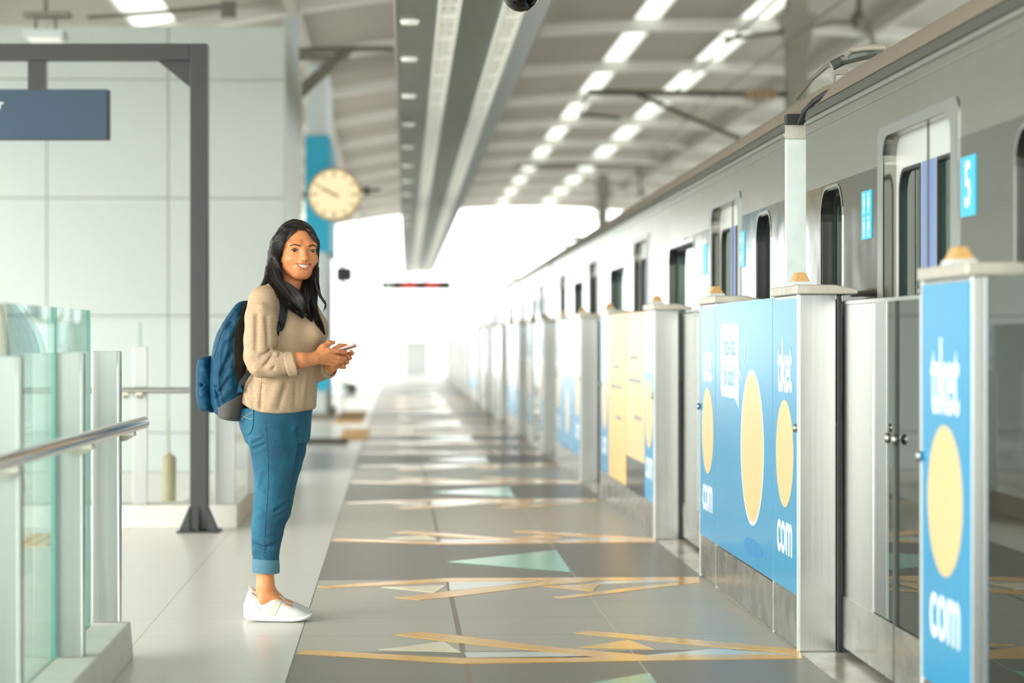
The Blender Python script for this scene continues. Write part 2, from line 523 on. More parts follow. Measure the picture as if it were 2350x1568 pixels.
def make_gate(k, y0, y1, kd):
    L = y1 - y0
    lab = GLAB.get(k, 'hazy distant glass gate section, %s in the row counting from the camera' % ORD[k])
    g = thing('platform_screen_gate', lab, 'platform gate', (GX, y1, 0), 0, 'platform screen gate sections along the platform edge')
    s1, s2 = .565, L - .585
    if kd == 'yellow': s1, s2 = .62, L - .52
    far = k > 5
    T, H = .136, 1.288
    # two end pillars, with the middle either a steel box or a framed glass pane
    for (a, c) in ((0, s1), (s2, L)): MB().box(.0, T, -c, -a, 0, H).build('end_post', M['steel'], g, bevel=.004)
    if kd in ('ad', 'dots', 'bluead', 'yellow'):
        MB().box(.002, T - .004, -s2 + .004, -s1 - .004, 0, H - .004).build('panel_body', M['steel_polish'], g)
    else:
        MB().box(.02, .034, -s2, -s1, .02, H - .006).build('glass_panel', M['gate_glass'], g)
        MB().box(.015, .04, -s2, -s1, 0, .03).build('bottom_rail', M['steel'], g)
    # lower kick panels
    for (a, c) in ((.012, s1 - .012), (s1 + .008, s2 - .008), (s2 + .012, L - .018)):
        if kd in ('glass', 'glassad') and a == s1 + .008: continue
        plate([(a, .012), (c, .012), (c, .192), (a, .192)], M['kick'], g, 'kick_panel', 0, .003)
    ads = []
    if kd != 'glassad' or True:
        ads = [(.016, s1 - .006), (s2 + .006, L - .020)]
    if kd == 'glass' and far: ads = []
    for (a, c) in ads:
        plate([(a, .2), (c, .2), (c, H - .014), (a, H - .014)], M['ad_blue'], g, 'ad_strip')
        if k < 5: brand_strip(g, a, c)
        elif kd == 'bluead': plate(circle((a + c) / 2, .7, .2), M['ad_pale'], g, 'yellow_dot', .004, .005)
    # caps and beacons
    for (a, c, ub) in ((-.012, s1, .30), (s2, L + .012, L - .17)):
        m = MB().prism([(-.012, H), (T + .075, H), (T + .075, H + .018), (T - .01, H + .034), (-.012, H + .034)], lambda p, q, w: (p, w, q), -c, -a)
        m.build('cap', M['cap'], g, bevel=.004)
        if k < 9:
            MB().frustum((-.006, .070, -ub - .06, -ub + .06), (0.0, .064, -ub - .055, -ub + .055), H + .034, H + .048).build('beacon_base', M['white_trim'], g)
            bb = MB().frustum((.002, .062, -ub - .052, -ub + .052), (.016, .046, -ub - .032, -ub + .032), H + .048, H + .082)
            bb.build('beacon', M['beacon'], g, bevel=.004)
    # edge trims and key buttons
    for u in (0.006, L - .008): MB().box(-.006, .0, -u - .006, -u + .006, 0, H).build('edge_trim', M['white_trim'], g)
    if k < 4:
        for u in (.012, L - .012):
            MB().sphere((-.012, -u, .805), (.010, .012, .016), 12, 8).build('button', M['steel_bright'], g, True)
    if kd == 'ad':
        a, c = s1 + .006, s2 - .006
        plate([(a, .2), (c, .2), (c, H - .004), (a, H - .004)], M['ad_blue'], g, 'ad_panel')
        U = lambda px: y1 - side(px, 776, GX)[0]
        # speech bubble
        u0, u1 = U(1657), U(1698)
        bub = rrect(u0, u1, .872, 1.192, .04)
        tail = [(u1 - .12, .876), (u1 - .010, .835), (u1 - .002, .93)]
        plate(bub, M['ad_white'], g, 'speech_bubble', .004, .0050)
        plate(tail, M['ad_white'], g, 'bubble_tail', .004, .0049)
        um = (u0 + u1) / 2
        face_text('hati-hati', um, 1.095, .135, M['ad_text'], g, .0005, .86, .0051)
        face_text('di jalan!', um, .965, .135, M['ad_text'], g, .0005, .86, .0051)
        # three rays
        for (p, q) in (((1711, 790), (1711, 826)), ((1703, 805), (1712, 846)), ((1699, 852), (1706, 872))):
            ya, za = side(p[0], p[1], GX); yb, zb = side(q[0], q[1], GX)
            d = Vector((yb - ya, zb - za)).normalized(); nrm = Vector((-d.y, d.x)) * .007
            P = [(y1 - ya + nrm.x, za + nrm.y), (y1 - ya - nrm.x, za - nrm.y), (y1 - yb - nrm.x, zb - nrm.y), (y1 - yb + nrm.x, zb + nrm.y)]
            plate(P, M['ad_white'], g, 'ray_mark', .004, .0050)
        yc, zc = side(1728, 1027, GX)
        plate(circle(y1 - yc, zc, .318), M['ad_white'], g, 'circle_rim', .004, .0048)
        plate(circle(y1 - yc + .004, zc - .004, .300), M['ad_pale'], g, 'yellow_circle', .0048, .0056)
        yc2, zc2 = side(1730, 1258, GX)
        plate(circle(y1 - yc2, zc2, .26, .035), M['ad_shadow'], g, 'ground_ellipse', .004, .0048)
        for u in (s1, s2): MB().box(-.003, .002, -u - .003, -u + .003, 0, H).build('joint_strip', M['white_trim'], g)
    if kd == 'yellow':
        um = s1 + (s2 - s1) * .52
        plate([(s1 + .01, .2), (um - .02, .2), (um - .02, H - .004), (s1 + .01, H - .004)], M['ad_yellow'], g, 'yellow_panel')
        plate([(um + .02, .40), (s2 - .01, .40), (s2 - .01, H - .004), (um + .02, H - .004)], M['ad_pale'], g, 'yellow_panel')
        plate([(um + .02, .2), (s2 - .01, .2), (s2 - .01, .39), (um + .02, .39)], M['black_gloss'], g, 'glass_strip')
        for (a, c, v) in ((s1 + .35, s1 + .85, .93), (s1 + .2, s1 + 1.0, .80), (s1 + .55, s1 + .95, .60), (um + .3, um + .75, 1.0), (um + .2, um + .95, .86), (um + .55, um + .95, .64)):
            plate([(a, v), (c, v), (c, v + .022), (a, v + .022)], M['ad_grey'], g, 'grey_line', .004, .005)
    if kd in ('dots', 'bluead'):
        a, c = s1 + .006, s2 - .006
        plate([(a, .2), (c, .2), (c, H - .004), (a, H - .004)], M['ad_blue'], g, 'ad_panel')
        plate(circle((a + c) / 2, .52, .17, .2), M['ad_white'], g, 'white_oval', .004, .0048)
        plate(circle((a + c) / 2 - .03, .50, .13, .17), M['ad_pale'], g, 'yellow_oval', .0048, .0056)
        for v in (.84, .92, 1.0):
            plate([((a + c) / 2 - .28, v), ((a + c) / 2 + .28, v), ((a + c) / 2 + .28, v + .03), ((a + c) / 2 - .28, v + .03)], M['ad_pale'], g, 'yellow_line', .004, .005)
    return g
for k, (y0, y1, kd) in enumerate(GATES): make_gate(k, y0, y1, kd)

# sliding leaves between the gate sections: a steel half and a glass half each
def make_leaf(L, near, lab):
    g = thing('sliding_gate_leaf', lab, 'gate door', (0, 0, 0), 0, 'sliding gate leaves along the platform edge')
    # local y = 0 at the meeting edge; the leaf runs to +y (far leaf) or -y (near leaf)
    s = 1 if not near else -1
    gl = .36
    def bx(m, x0, x1, a, c, z0, z1): m.box(x0, x1, min(s * a, s * c), max(s * a, s * c), z0, z1)
    m = MB(); bx(m, 0, .03, gl, L, .022, 1.25); m.build('steel_panel', M['steel'], g, bevel=.003)
    m = MB(); bx(m, .004, .018, .012, gl, .022, 1.25); m.build('glass_panel', M['gate_glass'], g)
    m = MB(); bx(m, -.004, .024, .002, .014, .022, 1.25); m.build('meeting_edge', M['gutter'], g)
    m = MB(); bx(m, -.004, 0.0, .014, L, .022, .205); m.build('kick_panel', M['kick'], g)
    m = MB(); bx(m, -.002, .032, 0, L, 1.25, 1.262); m.build('top_rail', M['steel'], g)
    m = MB(); m.sphere((-.012, s * .055, .805), (.012, .014, .018), 12, 8); m.build('lock_knob', M['steel_bright'], g, True)
    return g
for k in range(9):
    a = GATES[k][1]; b = GATES[k + 1][0]
    mid = (a + b) / 2 + (.10 if k == 0 else 0)
    w = 'first' if k == 0 else ORD[k]
    opening = ['just before the speech bubble gate', 'just before the yellow panelled gate', 'just before the blue dotted gate'][k] if k < 3 else 'in the %s opening from the camera' % ORD[k]
    for near in (False, True):
        g = make_leaf((b - mid) if not near else (mid - a), near, '%s steel and glass sliding leaf %s' % ('nearer' if near else 'farther', opening))
        g.location = (1.606, mid, 0)
    if k < 6:
        o = MB().box(1.587, 1.600, b - .028, b - .004, 0, 1.27).build('rubber_seal', M['black'])
        tag(o, 'black vertical seal strip at the post edge ' + opening, 'door seal', 'black seals at the gate posts')

# ================================================================ TRAIN
def sidefn(u, v, w): return (w, u, v)
def make_door(car, yc, hw, n=0):
    d = bpy.data.objects.new('door', None); link(d, car)
    fr = MB().prism(rrect(yc - hw - .105, yc + hw + .085, -.4, 1.865, (0, 0, .05, .05)), sidefn, -.004, .004, [rrect(yc - hw, yc + hw, -.39, 1.83, (0, 0, .085, .085))])
    fr.build('door_frame', M['steel_bright'], d)
    for s in (1, -1):
        a, b = sorted((yc + s * .004, yc + s * (hw + .03)))
        wa, wb = sorted((yc + s * .118, yc + s * (hw - .05)))
        r = .07
        hole = rrect(wa, wb, .55, 1.715, (r * (s < 0) + .01, r * (s > 0) + .01, r * (s > 0) + .01, r * (s < 0) + .01))
        lf = MB().prism([(a, -.4), (b, -.4), (b, 1.845), (a, 1.845)], sidefn, .046, .075, [hole])
        lf.build('door_leaf', M['door_skin'], d)
        gk = [(yy + (0.012 if yy < (wa + wb) / 2 else -.012), zz + (.012 if zz < 1.2 else -.012)) for yy, zz in hole]
        MB().prism(hole, sidefn, .044, .060, [gk]).build('window_gasket', M['black'], d)
        MB().prism(hole, sidefn, .058, .066).build('window_glass', M['train_glass'], d)
        sa, sb = sorted((yc + s * .008, yc + s * .10))
        MB().prism([(sa, -.1), (sb, -.1), (sb, 1.715), (sa, 1.715)], sidefn, .0445, .046).build('blue_stripe', M['door_blue'], d)
    MB().box(.040, .047, yc - .006, yc + .006, -.4, 1.845).build('meeting_rubber', M['mast'], d)
    return d

def make_car(name, label, length, doors, windows, stickers, hw, y_from=0.0, group='linked cars of the train'):
    car = thing(name, label, 'train car', (0, 0, 0), 0, group)
    holes = []
    for yc in doors: holes.append(rrect(yc - hw, yc + hw, -.38, 1.83, (0, 0, .085, .085)))
    for (a, b, zt, r) in windows: holes.append(rrect(a, b, .80, zt, r))
    MB().prism([(y_from, -1.0), (length, -1.0), (length, 2.031), (y_from, 2.031)], sidefn, 0, .05, holes).build('side_wall', M['train_side'], car)
    # deep window reveals: recess lined in black, glass set back
    for (a, b, zt, r) in windows:
        hole = rrect(a, b, .80, zt, r)
        out = rrect(a - .012, b + .012, .788, zt + .012, r + .01)
        w = bpy.data.objects.new('window', None); link(w, car)
        MB().prism(out, sidefn, -.003, .002, [hole]).build('window_rim', M['steel_polish'], w)
        inn = rrect(a + .006, b - .006, .806, zt - .006, max(r - .006, .02))
        in2 = rrect(a + .022, b - .022, .822, zt - .022, max(r - .02, .02))
        MB().prism(hole, sidefn, .004, .052, [inn]).build('window_jamb', M['jamb'], w)
        MB().prism(hole, sidefn, .044, .060, [in2]).build('window_gasket', M['black'], w)
        MB().prism(hole, sidefn, .054, .064).build('window_glass', M['train_glass'], w)
    for yc in doors: make_door(car, yc, hw)
    # body shell behind the side, its faces glowing in place of cabin lights
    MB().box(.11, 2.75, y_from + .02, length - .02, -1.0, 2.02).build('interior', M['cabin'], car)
    prof = [(0, 2.031), (-.006, 2.035), (.004, 2.070), (.016, 2.082), (2.78, 2.082), (2.80, 2.031)]
    MB().prism(prof, lambda p, q, w: (p, w, q), y_from, length).build('gutter', M['gutter'], car)
    MB().box(-.008, 0.0, y_from, length, 2.010, 2.022).box(-.003, 0.0, y_from, length, 1.972, 1.976).build('side_bead', M['steel_bright'], car)
    rp = [(.012, 2.082), (.03, 2.105), (.055, 2.138), (.09, 2.175), (.13, 2.208), (.18, 2.236), (.3, 2.27), (.6, 2.32), (1.4, 2.36), (2.2, 2.32), (2.5, 2.27), (2.7, 2.19), (2.78, 2.082)]
    MB().prism(rp, lambda p, q, w: (p, w, q), y_from + .03, length - .22).build('roof', M['train_roof'], car, smooth=True)
    MB().frustum((.02, 2.76, length - .22, length - .03), (.5, 2.3, length - .22, length - .20), 2.082, 2.33).build('roof_end', M['train_roof'], car)
    for (a, b, z0, z1, what) in stickers:
        st = MB().prism([(a, z0), (b, z0), (b, z1), (a, z1)], sidefn, -.003, 0).build('sticker', M['sticker'], car)
        if what == '5':
            text_mesh('numeral', '5', .19, M['ad_white'], st, Matrix.Translation((-.0035, (a + b) / 2, (z0 + z1) / 2 - .002)) @ TXT, .0005, .0035, .85)
        if what == 'people':
            q = MB()
            for (du, dv) in ((-.042, .043), (.042, .043), (-.042, -.043), (.042, -.043)):
                u = (a + b) / 2 + du; v = (z0 + z1) / 2 + dv
                q.prism(circle(u, v + .030, .0075, n=14), sidefn, -.0042, -.003)
                q.prism([(u - .011, v + .02), (u + .009, v + .02), (u + .014, v - .005), (u + .004, v - .008), (u + .008, v - .036), (u - .004, v - .036), (u - .006, v - .012), (u - .015, v - .010)], sidefn, -.0042, -.003)
            q.build('people_symbol', M['ad_white'], st)
    return car

def relw(a, b, off): return (a - off, b - off)
CAR1_END = 9.96
hw = .52
car1 = make_car('train_car', 'nearest steel train car, with the number 5 sticker beside its door', 0.0,
                [7.85 - CAR1_END, 7.85 - CAR1_END - 4.82],
                [(9.14 - CAR1_END, 9.60 - CAR1_END, 1.715, .12), (5.08 - CAR1_END, 6.56 - CAR1_END, 1.70, .10)],
                [(7.015 - CAR1_END, 7.20 - CAR1_END, 1.492, 1.671, '5'), (8.565 - CAR1_END, 8.75 - CAR1_END, 1.487, 1.662, 'people')], hw, y_from=-8.0)
car1.location = (1.70, CAR1_END, 0)
CAR_L = 18.68
d2 = 2.11
car2 = make_car('train_car', 'second train car, its bright white end showing past the gap', CAR_L,
                [d2, d2 + 4.82, d2 + 9.64, d2 + 14.46],
                [(.42, .90, 1.705, .12), (3.50, 4.96, 1.70, .10), (8.32, 9.78, 1.70, .10), (13.14, 14.6, 1.70, .10), (17.78, 18.26, 1.705, .12)],
                [(1.30, 1.54, 1.48, 1.657, 'people'), (2.86, 3.08, 1.48, 1.657, 'plain')], .55)
MB().box(.0, .30, -.012, .02, -.9, 2.0).build('white_end_panel', M['white_trim'], car2, bevel=.006)
MB().prism([(.0, 2.0), (.09, 2.0), (.16, 1.90), (.30, 1.90), (.30, 2.06), (.0, 2.06)], lambda p, q, w: (p, w, q), -.02, .02).build('end_header', M['cap'], car2)
MB().box(.0, .34, -.06, .02, 2.062, 2.105).build('end_lamp_box', M['black'], car2)
MB().box(.32, 2.45, -.50, .0, -.9, 2.0).build('gangway_bellows', M['black'], car2)
car2.location = (1.70, 10.50, 0); car2.rotation_euler = (0, 0, -.0104)
def cabl(pts, mat, r, name, par): return MB().tube(pts, r, 8).build(name, mat, par, True)
def cw(pts): return [at(*p) - Vector((1.70, 10.50, 0)) for p in pts]
cabl(cw([(1836, 282, 10.5), (1846, 258, 10.45), (1868, 234, 10.4), (1895, 216, 10.3), (1916, 206, 10.2)]), M['black'], .013, 'jumper_cable', car2)
cabl(cw([(1822, 228, 11.2), (1862, 180, 11.2), (1895, 152, 11.1), (1925, 140, 11), (1960, 134, 10.8)]), M['mast'], .010, 'roof_pipe', car2)
cabl(cw([(1908, 152, 10.6), (1935, 138, 10.6), (1968, 130, 10.5), (2020, 118, 10.3)]), M['gutter'], .022, 'roof_hose', car2)
cabl(cw([(1942, 130, 10.4), (1958, 114, 10.4), (1990, 109, 10.3), (2040, 108, 10.1)]), M['roof'], .013, 'roof_pipe', car2)
cabl(cw([(1913, 190, 10.3), (1914, 172, 10.3), (1922, 167, 10.3), (1944, 166, 10.3), (1950, 182, 10.3)]), M['roof'], .011, 'grab_rail', car2)
for q in range(2):
    c = copy_tree(car2)
    s = (CAR_L + .54) * (q + 1)
    c.location = (1.70 + s * .0104, 10.50 + s, 0)
    c['label'] = ['third train car, hazy and pale beyond the second one', 'farthest train car, fading into the white haze'][q]

# ================================================================ LEFT SIDE: WALL BLOCK
WD = 20.5
xr = at(655, 400, WD).x; ztop = at(300, 64, WD).z
wl = thing('wall_left', None, None); wl['kind'] = 'structure'
MB().box(-9.0, xr - .004, WD + .01, 24.0, 0, ztop).build('wall_core', M['far_grey'], wl)
xs = [at(p, 400, WD).x for p in (-425, -155, 115, 390, 655)]
zs = [0.0, .28] + [at(300, y, WD).z for y in (992, 725, 457, 187, 64)]
zs = [0.0] + [at(300, y, WD).z for y in (992, 725, 457, 187, 64)]
pn = MB()
for i in range(len(xs) - 1):
    for j in range(len(zs) - 1):
        pn.box(xs[i] + .004, xs[i + 1] - .004, WD - .02, WD + .02, zs[j] + .004, zs[j + 1] - .004)
o = pn.build('wall_panel', M['wall'], wl, bevel=.004)
MB().box(xr - .004, xr + .008, WD - .015, 24.0, 0, ztop).build('wall_return', M['wall'], wl)

# steel bracket truss beyond the wall block
tr = thing('roof_bracket', 'grey steel strut bracket reaching out beyond the white wall', 'roof bracket', at(670, 200, 26))
B = Vector(tr.location)
def P(px, py, d): return at(px, py, d) - B
for (a, b, r) in (((664, 118, 26), (820, 112, 26), .035), ((664, 132, 26), (800, 132, 26), .03), ((808, 112, 26), (676, 232, 26), .035), ((790, 112, 26.4), (690, 200, 26.4), .03), ((800, 112, 26), (905, 112, 26), .03)):
    MB().tube([P(*a), P(*b)], r, 8).build('strut', M['mast'], tr, True)
MB().box(-.10, .08, -.06, .06, -2.2, .75).build('wall_plate', M['pillar_grey'], tr)

# ================================================================ SIGN GANTRY
GD = 14.09
pc = at(458, 1218, GD)
zt = at(458, 102, GD).z
pw = 40 * GD / FPX
gan = thing('sign_gantry', 'dark grey steel portal frame standing behind the woman, holding a navy sign', 'sign frame', (pc.x, pc.y, 0), -PSI)
fb = MB()
fb.box(-pw / 2, pw / 2, -pw / 2, pw / 2, .012, zt)
fb.build('post', M['gantry'], gan, bevel=.006)
fb = MB(); fb.box(-4.6, -pw / 2 - .001, -pw / 2, pw / 2, zt - .097, zt); fb.build('beam', M['gantry'], gan, bevel=.006)
fb = MB(); fb.box(-4.7, -4.6, -pw / 2, pw / 2, .012, zt); fb.build('post', M['gantry'], gan, bevel=.006)
g1 = (458 - 362) * GD / FPX
g2 = (203 - 141) * GD / FPX
MB().prism([(-pw / 2, zt - .097), (-g1, zt - .097), (-pw / 2, zt - .097 - g2)], lambda u, v, w: (u, w, v), -.012, .012).build('corner_gusset', M['gantry'], gan)
MB().box(-.118, .118, -.118, .118, 0, .012).build('base_plate', M['gantry'], gan)
for a in range(4):
    R = Matrix.Rotation(a * PI / 2, 4, 'Z')
    fn = lambda u, v, w, R=R: R @ Vector((u, w, v))
    MB().prism([(pw / 2, .012), (.108, .012), (.108, .022), (pw / 2, .155)], fn, -.006, .006).build('base_gusset', M['gantry'], gan)
    if a < 2:
        s = 1 if a == 0 else -1
        MB().prism([(s * pw / 2, .012), (s * .108, .012), (s * .108, .022), (s * pw / 2, .155)], lambda u, v, w: (u, w, v), -pw / 2 - .012, -pw / 2).build('base_gusset', M['gantry'], gan)
sx1 = (252 - 458) * GD / FPX
sz1 = at(0, 205, GD).z; sz0 = at(0, 322, GD).z
sg = thing('hanging_sign', 'dark navy direction sign board hanging from the portal frame', 'sign', (pc.x, pc.y, 0), -PSI)
MB().box(-4.3, sx1 - .012, -.028, .028, sz0 + .006, sz1 - .002).build('sign_face', M['sign_face'], sg)
MB().box(-4.31, sx1, -.022, .030, sz0, sz1 - .006).build('sign_case', M['sign_edge'], sg)
h0, h1 = (66 - 458) * GD / FPX, (105 - 458) * GD / FPX
MB().box(h0, h1, -.03, .03, sz1 - .01, zt - .097).build('hanger', M['gantry'], sg)
tp = at(2, 242, GD) - Vector((pc.x, pc.y, 0))
text_mesh('lettering', 'r', .085, M['ad_white'], sg, Matrix.Translation(((-2 + 4 - 456) * GD / FPX, -.0285, at(2, 241, GD).z)) @ Matrix(((1, 0, 0, 0), (0, 0, -1, 0), (0, 1, 0, 0), (0, 0, 0, 1))), .0006, 0, .95)

# ================================================================ GLASS RAILINGS
def railing_near():
    y_end = 8.60
    o = MB().prism([(-1.30, 0), (-.925, 0), (-.935, .128), (-1.30, .128)], lambda p, q, w: (p, w, q), -2, y_end).build('trim_2', M['curb'], bevel=.006)
    o['kind'] = 'structure'
    r = thing('glass_railing', 'near glass railing with flat steel posts and a round handrail', 'railing', (-1.02, y_end, .128), 0, 'glass railings around the stair opening')
    ox, oy, oz = -1.02, y_end, .128
    for d, pl, pr_ in ((8.52, 212, 274), (7.59, 122, 190), (6.27, -35, 45), (5.0, -160, -80)):
        x0 = at(pl, 776, d).x; x1 = at(pr_, 776, d).x; y = at((pl + pr_) / 2, 776, d).y
        m = MB(); m.box(x0 - ox, x1 - .006 - ox, y - .006 - oy, y + .006 - oy, 0, .955)
        m.box(x1 - .006 - ox, x1 + .002 - ox, y - .006 - oy, y + .055 - oy, 0, .955)
        m.build('post', M['steel_bright'], r, bevel=.002)
    gx = -1.065 - ox
    for (a, b) in ((7.62, 8.46), (6.30, 7.59), (4.9, 6.27)):
        m = MB(); m.box(gx - .006, gx + .006, a - oy, b - oy, .0, 1.098); m.build('glass_panel', M['rail_glass'], r)
        for e0 in (a, b - .004): MB().box(gx - .0065, gx + .0065, e0 - oy, e0 + .004 - oy, .0, 1.098).build('glass_edge', M['rail_glass_edge'], r)
    e = at(329, 970, 8.84); s = at(0, 1062, 5.95)
    dv = (s - e)
    pts = [e, e + dv * .02, e + dv * .5, s, s + dv * .8]
    hr = MB().tube([p - Vector((ox, oy, oz)) for p in pts], .0225, 20)
    hr.build('handrail', M['chrome'], r, True)
    hp = lambda d: e + dv * ((e.y - d) / (e.y - s.y))
    for d in (8.62, 7.59, 6.27):
        p = hp(d) - Vector((ox, oy, oz))
        MB().box(p.x - .075, p.x + .004, p.y - .03, p.y + .03, p.z - .036, p.z - .020).frustum((p.x - .075, p.x - .03, p.y - .02, p.y + .02), (p.x - .06, p.x + .01, p.y - .03, p.y + .03), p.z - .056, p.z - .034).build('handrail_bracket', M['cap'], r)
    return r
railing_near()

def railing_far():
    d = 14.55
    xc = at(549, 1212, d).x
    m = MB(); m.box(-5.5, xc, d - .12, d + .25, 0, .135); m.box(xc - .36, xc, d + .25, 18.6, 0, .135)
    o = m.build('trim_3', M['curb'], bevel=.006); o['kind'] = 'structure'
    r = thing('glass_railing', 'far glass railing behind the portal post with a thin horizontal handrail', 'railing', (xc, d, .135), 0, 'glass railings around the stair opening')
    X = lambda px: at(px, 776, d).x - xc
    Z = lambda py: at(400, py, d).z - .135
    for (a, b, yt) in ((310, 341, 795), (495, 541, 795), (130, 165, 795), (-40, 0, 795)):
        MB().box(X(a), X(b), -.03, -.018, 0, Z(yt)).box(X(b) - .006, X(b), -.03, .03, 0, Z(yt)).build('post', M['steel_bright'], r, bevel=.002)
    MB().box(X(548), X(583), .9, 1.0, 0, Z(860)).build('post', M['steel_bright'], r, bevel=.002)
    for (a, b) in ((328, 520), (140, 322), (-60, 135)):
        MB().box(X(a), X(b), .0, .012, 0, Z(741)).build('glass_panel', M['rail_glass_pale'], r)
        for e0 in (X(a) - .003, X(b)): MB().box(e0, e0 + .003, -.002, .014, 0, Z(741)).build('glass_edge', M['rail_glass_edge'], r)
    for (a, b) in ((.4, 1.9), (1.95, 3.4)):
        MB().box(-.10, -.088, a, b, 0, Z(741)).build('glass_panel', M['rail_glass_pale'], r)
    MB().tube([(X(-60), -.09, Z(895)), (X(440), -.09, Z(895))], .017, 12).build('handrail', M['steel_bright'], r, True)
    for px in (326, 295, 148):
        MB().box(X(px) - .02, X(px) + .02, -.10, -.02, Z(905), Z(898)).frustum((X(px) - .012, X(px) + .012, -.06, -.02), (X(px) - .02, X(px) + .02, -.1, -.02), Z(914), Z(905)).build('handrail_bracket', M['cap'], r)
    return r
railing_far()

# olive queue post glimpsed through the far glass, tactile strips on the floor
qp = thing('barrier_post', 'olive barrier post glimpsed through the far railing glass', 'post', at(388, 1150, 15.6) * 1)
qp.location.z = 0
MB().lathe([(.0001, 0), (.045, 0), (.045, .36), (.02, .38), (.006, .39), (.005, .60), (.0001, .61)], 16).build('shaft', simple('olive_paint', srgb(150, 142, 112), .6), qp, True)
MB().lathe([(.0001, 0), (.09, 0), (.09, .015), (.05, .03), (.0001, .03)], 16).build('foot', M['far_grey'], qp, True)

def tactile(px0, px1, py0, py1, lab):
    a = ground(px0, py1); b = ground(px1, py1); c = ground((px0 + px1) / 2, py0)
    x0, x1, y0, y1 = a[0], b[0], a[1], c[1]
    m = MB(); m.box(x0, x1, y0, y1, 0, .004)
    n = max(3, int((x1 - x0) / .06))
    for i in range(n):
        u = x0 + (i + .5) * (x1 - x0) / n
        m.box(u - .015, u + .015, y0 + .02, y1 - .02, .004, .009)
    o = m.build('tactile_paving', M['tactile'])
    return tag(o, lab, 'tactile paving', 'tactile paving strips on the floor')
tactile(20, 112, 1226, 1256, 'yellow ribbed tactile strip seen through the near railing glass')
tactile(764, 832, 944, 972, 'far orange tactile strip on the floor past the woman\'s hip')
tactile(775, 842, 985, 1012, 'nearer orange tactile strip at the dark tile edge past the woman')
o = MB().box(ground(640, 1014)[0], ground(800, 1014)[0], 25.9, 26.2, 0, .05).build('trim_4', simple('dark_step', srgb(120, 116, 106), .6)); o['kind'] = 'structure'

# pale draped cloth beyond the near railing at the frame edge
cl = MB()
base = at(-26, 760, 8.0)
prof = []
for i in range(13):
    t = i / 12
    prof.append((.045 + .05 * t ** .7 + .02 * t, .30 - .62 * t))
vs = []; n = 48
for (rr, zz) in prof:
    for k in range(n):
        a = 2 * PI * k / n
        q = rr * (1 + .06 * math.sin(9 * a) * (0.3 + (.3 - zz)))
        vs.append((base.x + q * math.cos(a), base.y + q * .8 * math.sin(a), 1.0 + zz - .06))
fs = [(i * n + k, i * n + (k + 1) % n, (i + 1) * n + (k + 1) % n, (i + 1) * n + k) for i in range(12) for k in range(n)]
fs.append(tuple(range(n))); fs.append(tuple(reversed(range(12 * n, 13 * n))))
for k in range(len(vs)): pass
cl.add(vs, fs)
st = thing('draped_stand', 'white cloth draped over a stand at the left edge, behind the railing glass', 'covered stand', (base.x, base.y, 0))
oo = cl.build('cloth', M['cloth_white'], st, True); oo.location = (-base.x, -base.y, 0)
MB().lathe([(.0001, 0), (.16, 0), (.16, .02), (.025, .04), (.025, .66), (.0001, .66)], 20).build('stand', M['far_grey'], st, True)

# ================================================================ COLUMN, CLOCK, SIGNAL POST
cd = 33.5
c0 = at(705, 700, cd); c1 = at(750, 700, cd)
col = thing('platform_column', 'pale grey column with a cyan panel on top, behind the clock', 'column', ((c0.x + c1.x) / 2, cd, 0))
w = c1.x - c0.x
MB().box(-w / 2, w / 2, -w / 2, 3.2, 0, 4.9).build('shaft', M['pillar_grey'], col, bevel=.02)
MB().box(-w / 2 - .02, w / 2 + .05, -w / 2 - .03, 3.25, at(0, 580, cd).z, at(0, 315, cd).z).build('cyan_panel', M['banner'], col)
MB().box(-w / 2 - .02, w / 2 + .04, -w / 2 - .03, w / 2 + .03, at(0, 895, cd).z, at(0, 850, cd).z).build('cyan_plate', M['banner'], col)
MB().box(-w / 2 - .1, w / 2 + .06, -w / 2 - .06, 3.26, 0, .10).build('plinth', M['mast'], col)

kd = 25.0
kc = at(768, 447, kd); kr = 61 * kd / FPX
ck = thing('station_clock', 'round cream station clock on a bar beside the white wall', 'clock', kc, -PSI)
RX = Matrix.Rotation(PI / 2, 4, 'X')
MB().lathe([(.0001, -.05), (kr * .93, -.05), (kr * .985, -.045), (kr, -.02), (kr, .02), (kr * .985, .045), (kr * .93, .05), (.0001, .05)], 48, RX).build('case', M['clock_rim'], ck, True)
MB().lathe([(.0001, .05), (kr * .91, .05), (kr * .91, .056), (.0001, .056)], 48, RX).build('dial', M['clock_face'], ck)
hm = MB()
for h in range(12):
    a = h * PI / 6
    R = Matrix.Rotation(a, 4, 'Y')
    L0 = .70 if h % 3 else .64
    hm.prism([(-.010, kr * L0), (.010, kr * L0), (.010, kr * .86), (-.010, kr * .86)], lambda u, v, q, R=R: R @ Vector((u, q, v)), -.058, -.0565)
hm.build('hour_marks', M['clock_mark'], ck)
def hand(ang, ln, wd, name):
    R = Matrix.Rotation(ang, 4, 'Y')
    MB().prism([(-wd, -.05), (wd, -.05), (wd * .6, ln), (-wd * .6, ln)], lambda u, v, q: R @ Vector((u, q, v)), -.064, -.060).build(name, M['clock_mark'], ck)
hand(math.radians(-62), kr * .74, .010, 'minute_hand'); hand(math.radians(-66), kr * .5, .013, 'hour_hand')
MB().lathe([(.0001, -.07), (.022, -.07), (.022, -.055), (.0001, -.055)], 16, Matrix.Rotation(-PI / 2, 4, 'X') @ Matrix.Diagonal((1, 1, -1, 1))).build('hub', M['pillar_grey'], ck)
MB().tube([(-kr - .01, 0, 0), (-.47, 0, 0)], .016, 10).build('wall_arm', M['gantry'], ck, True)
MB().box(-.49, -.46, -.04, .04, -.18, .18).build('wall_plate', M['gantry'], ck)
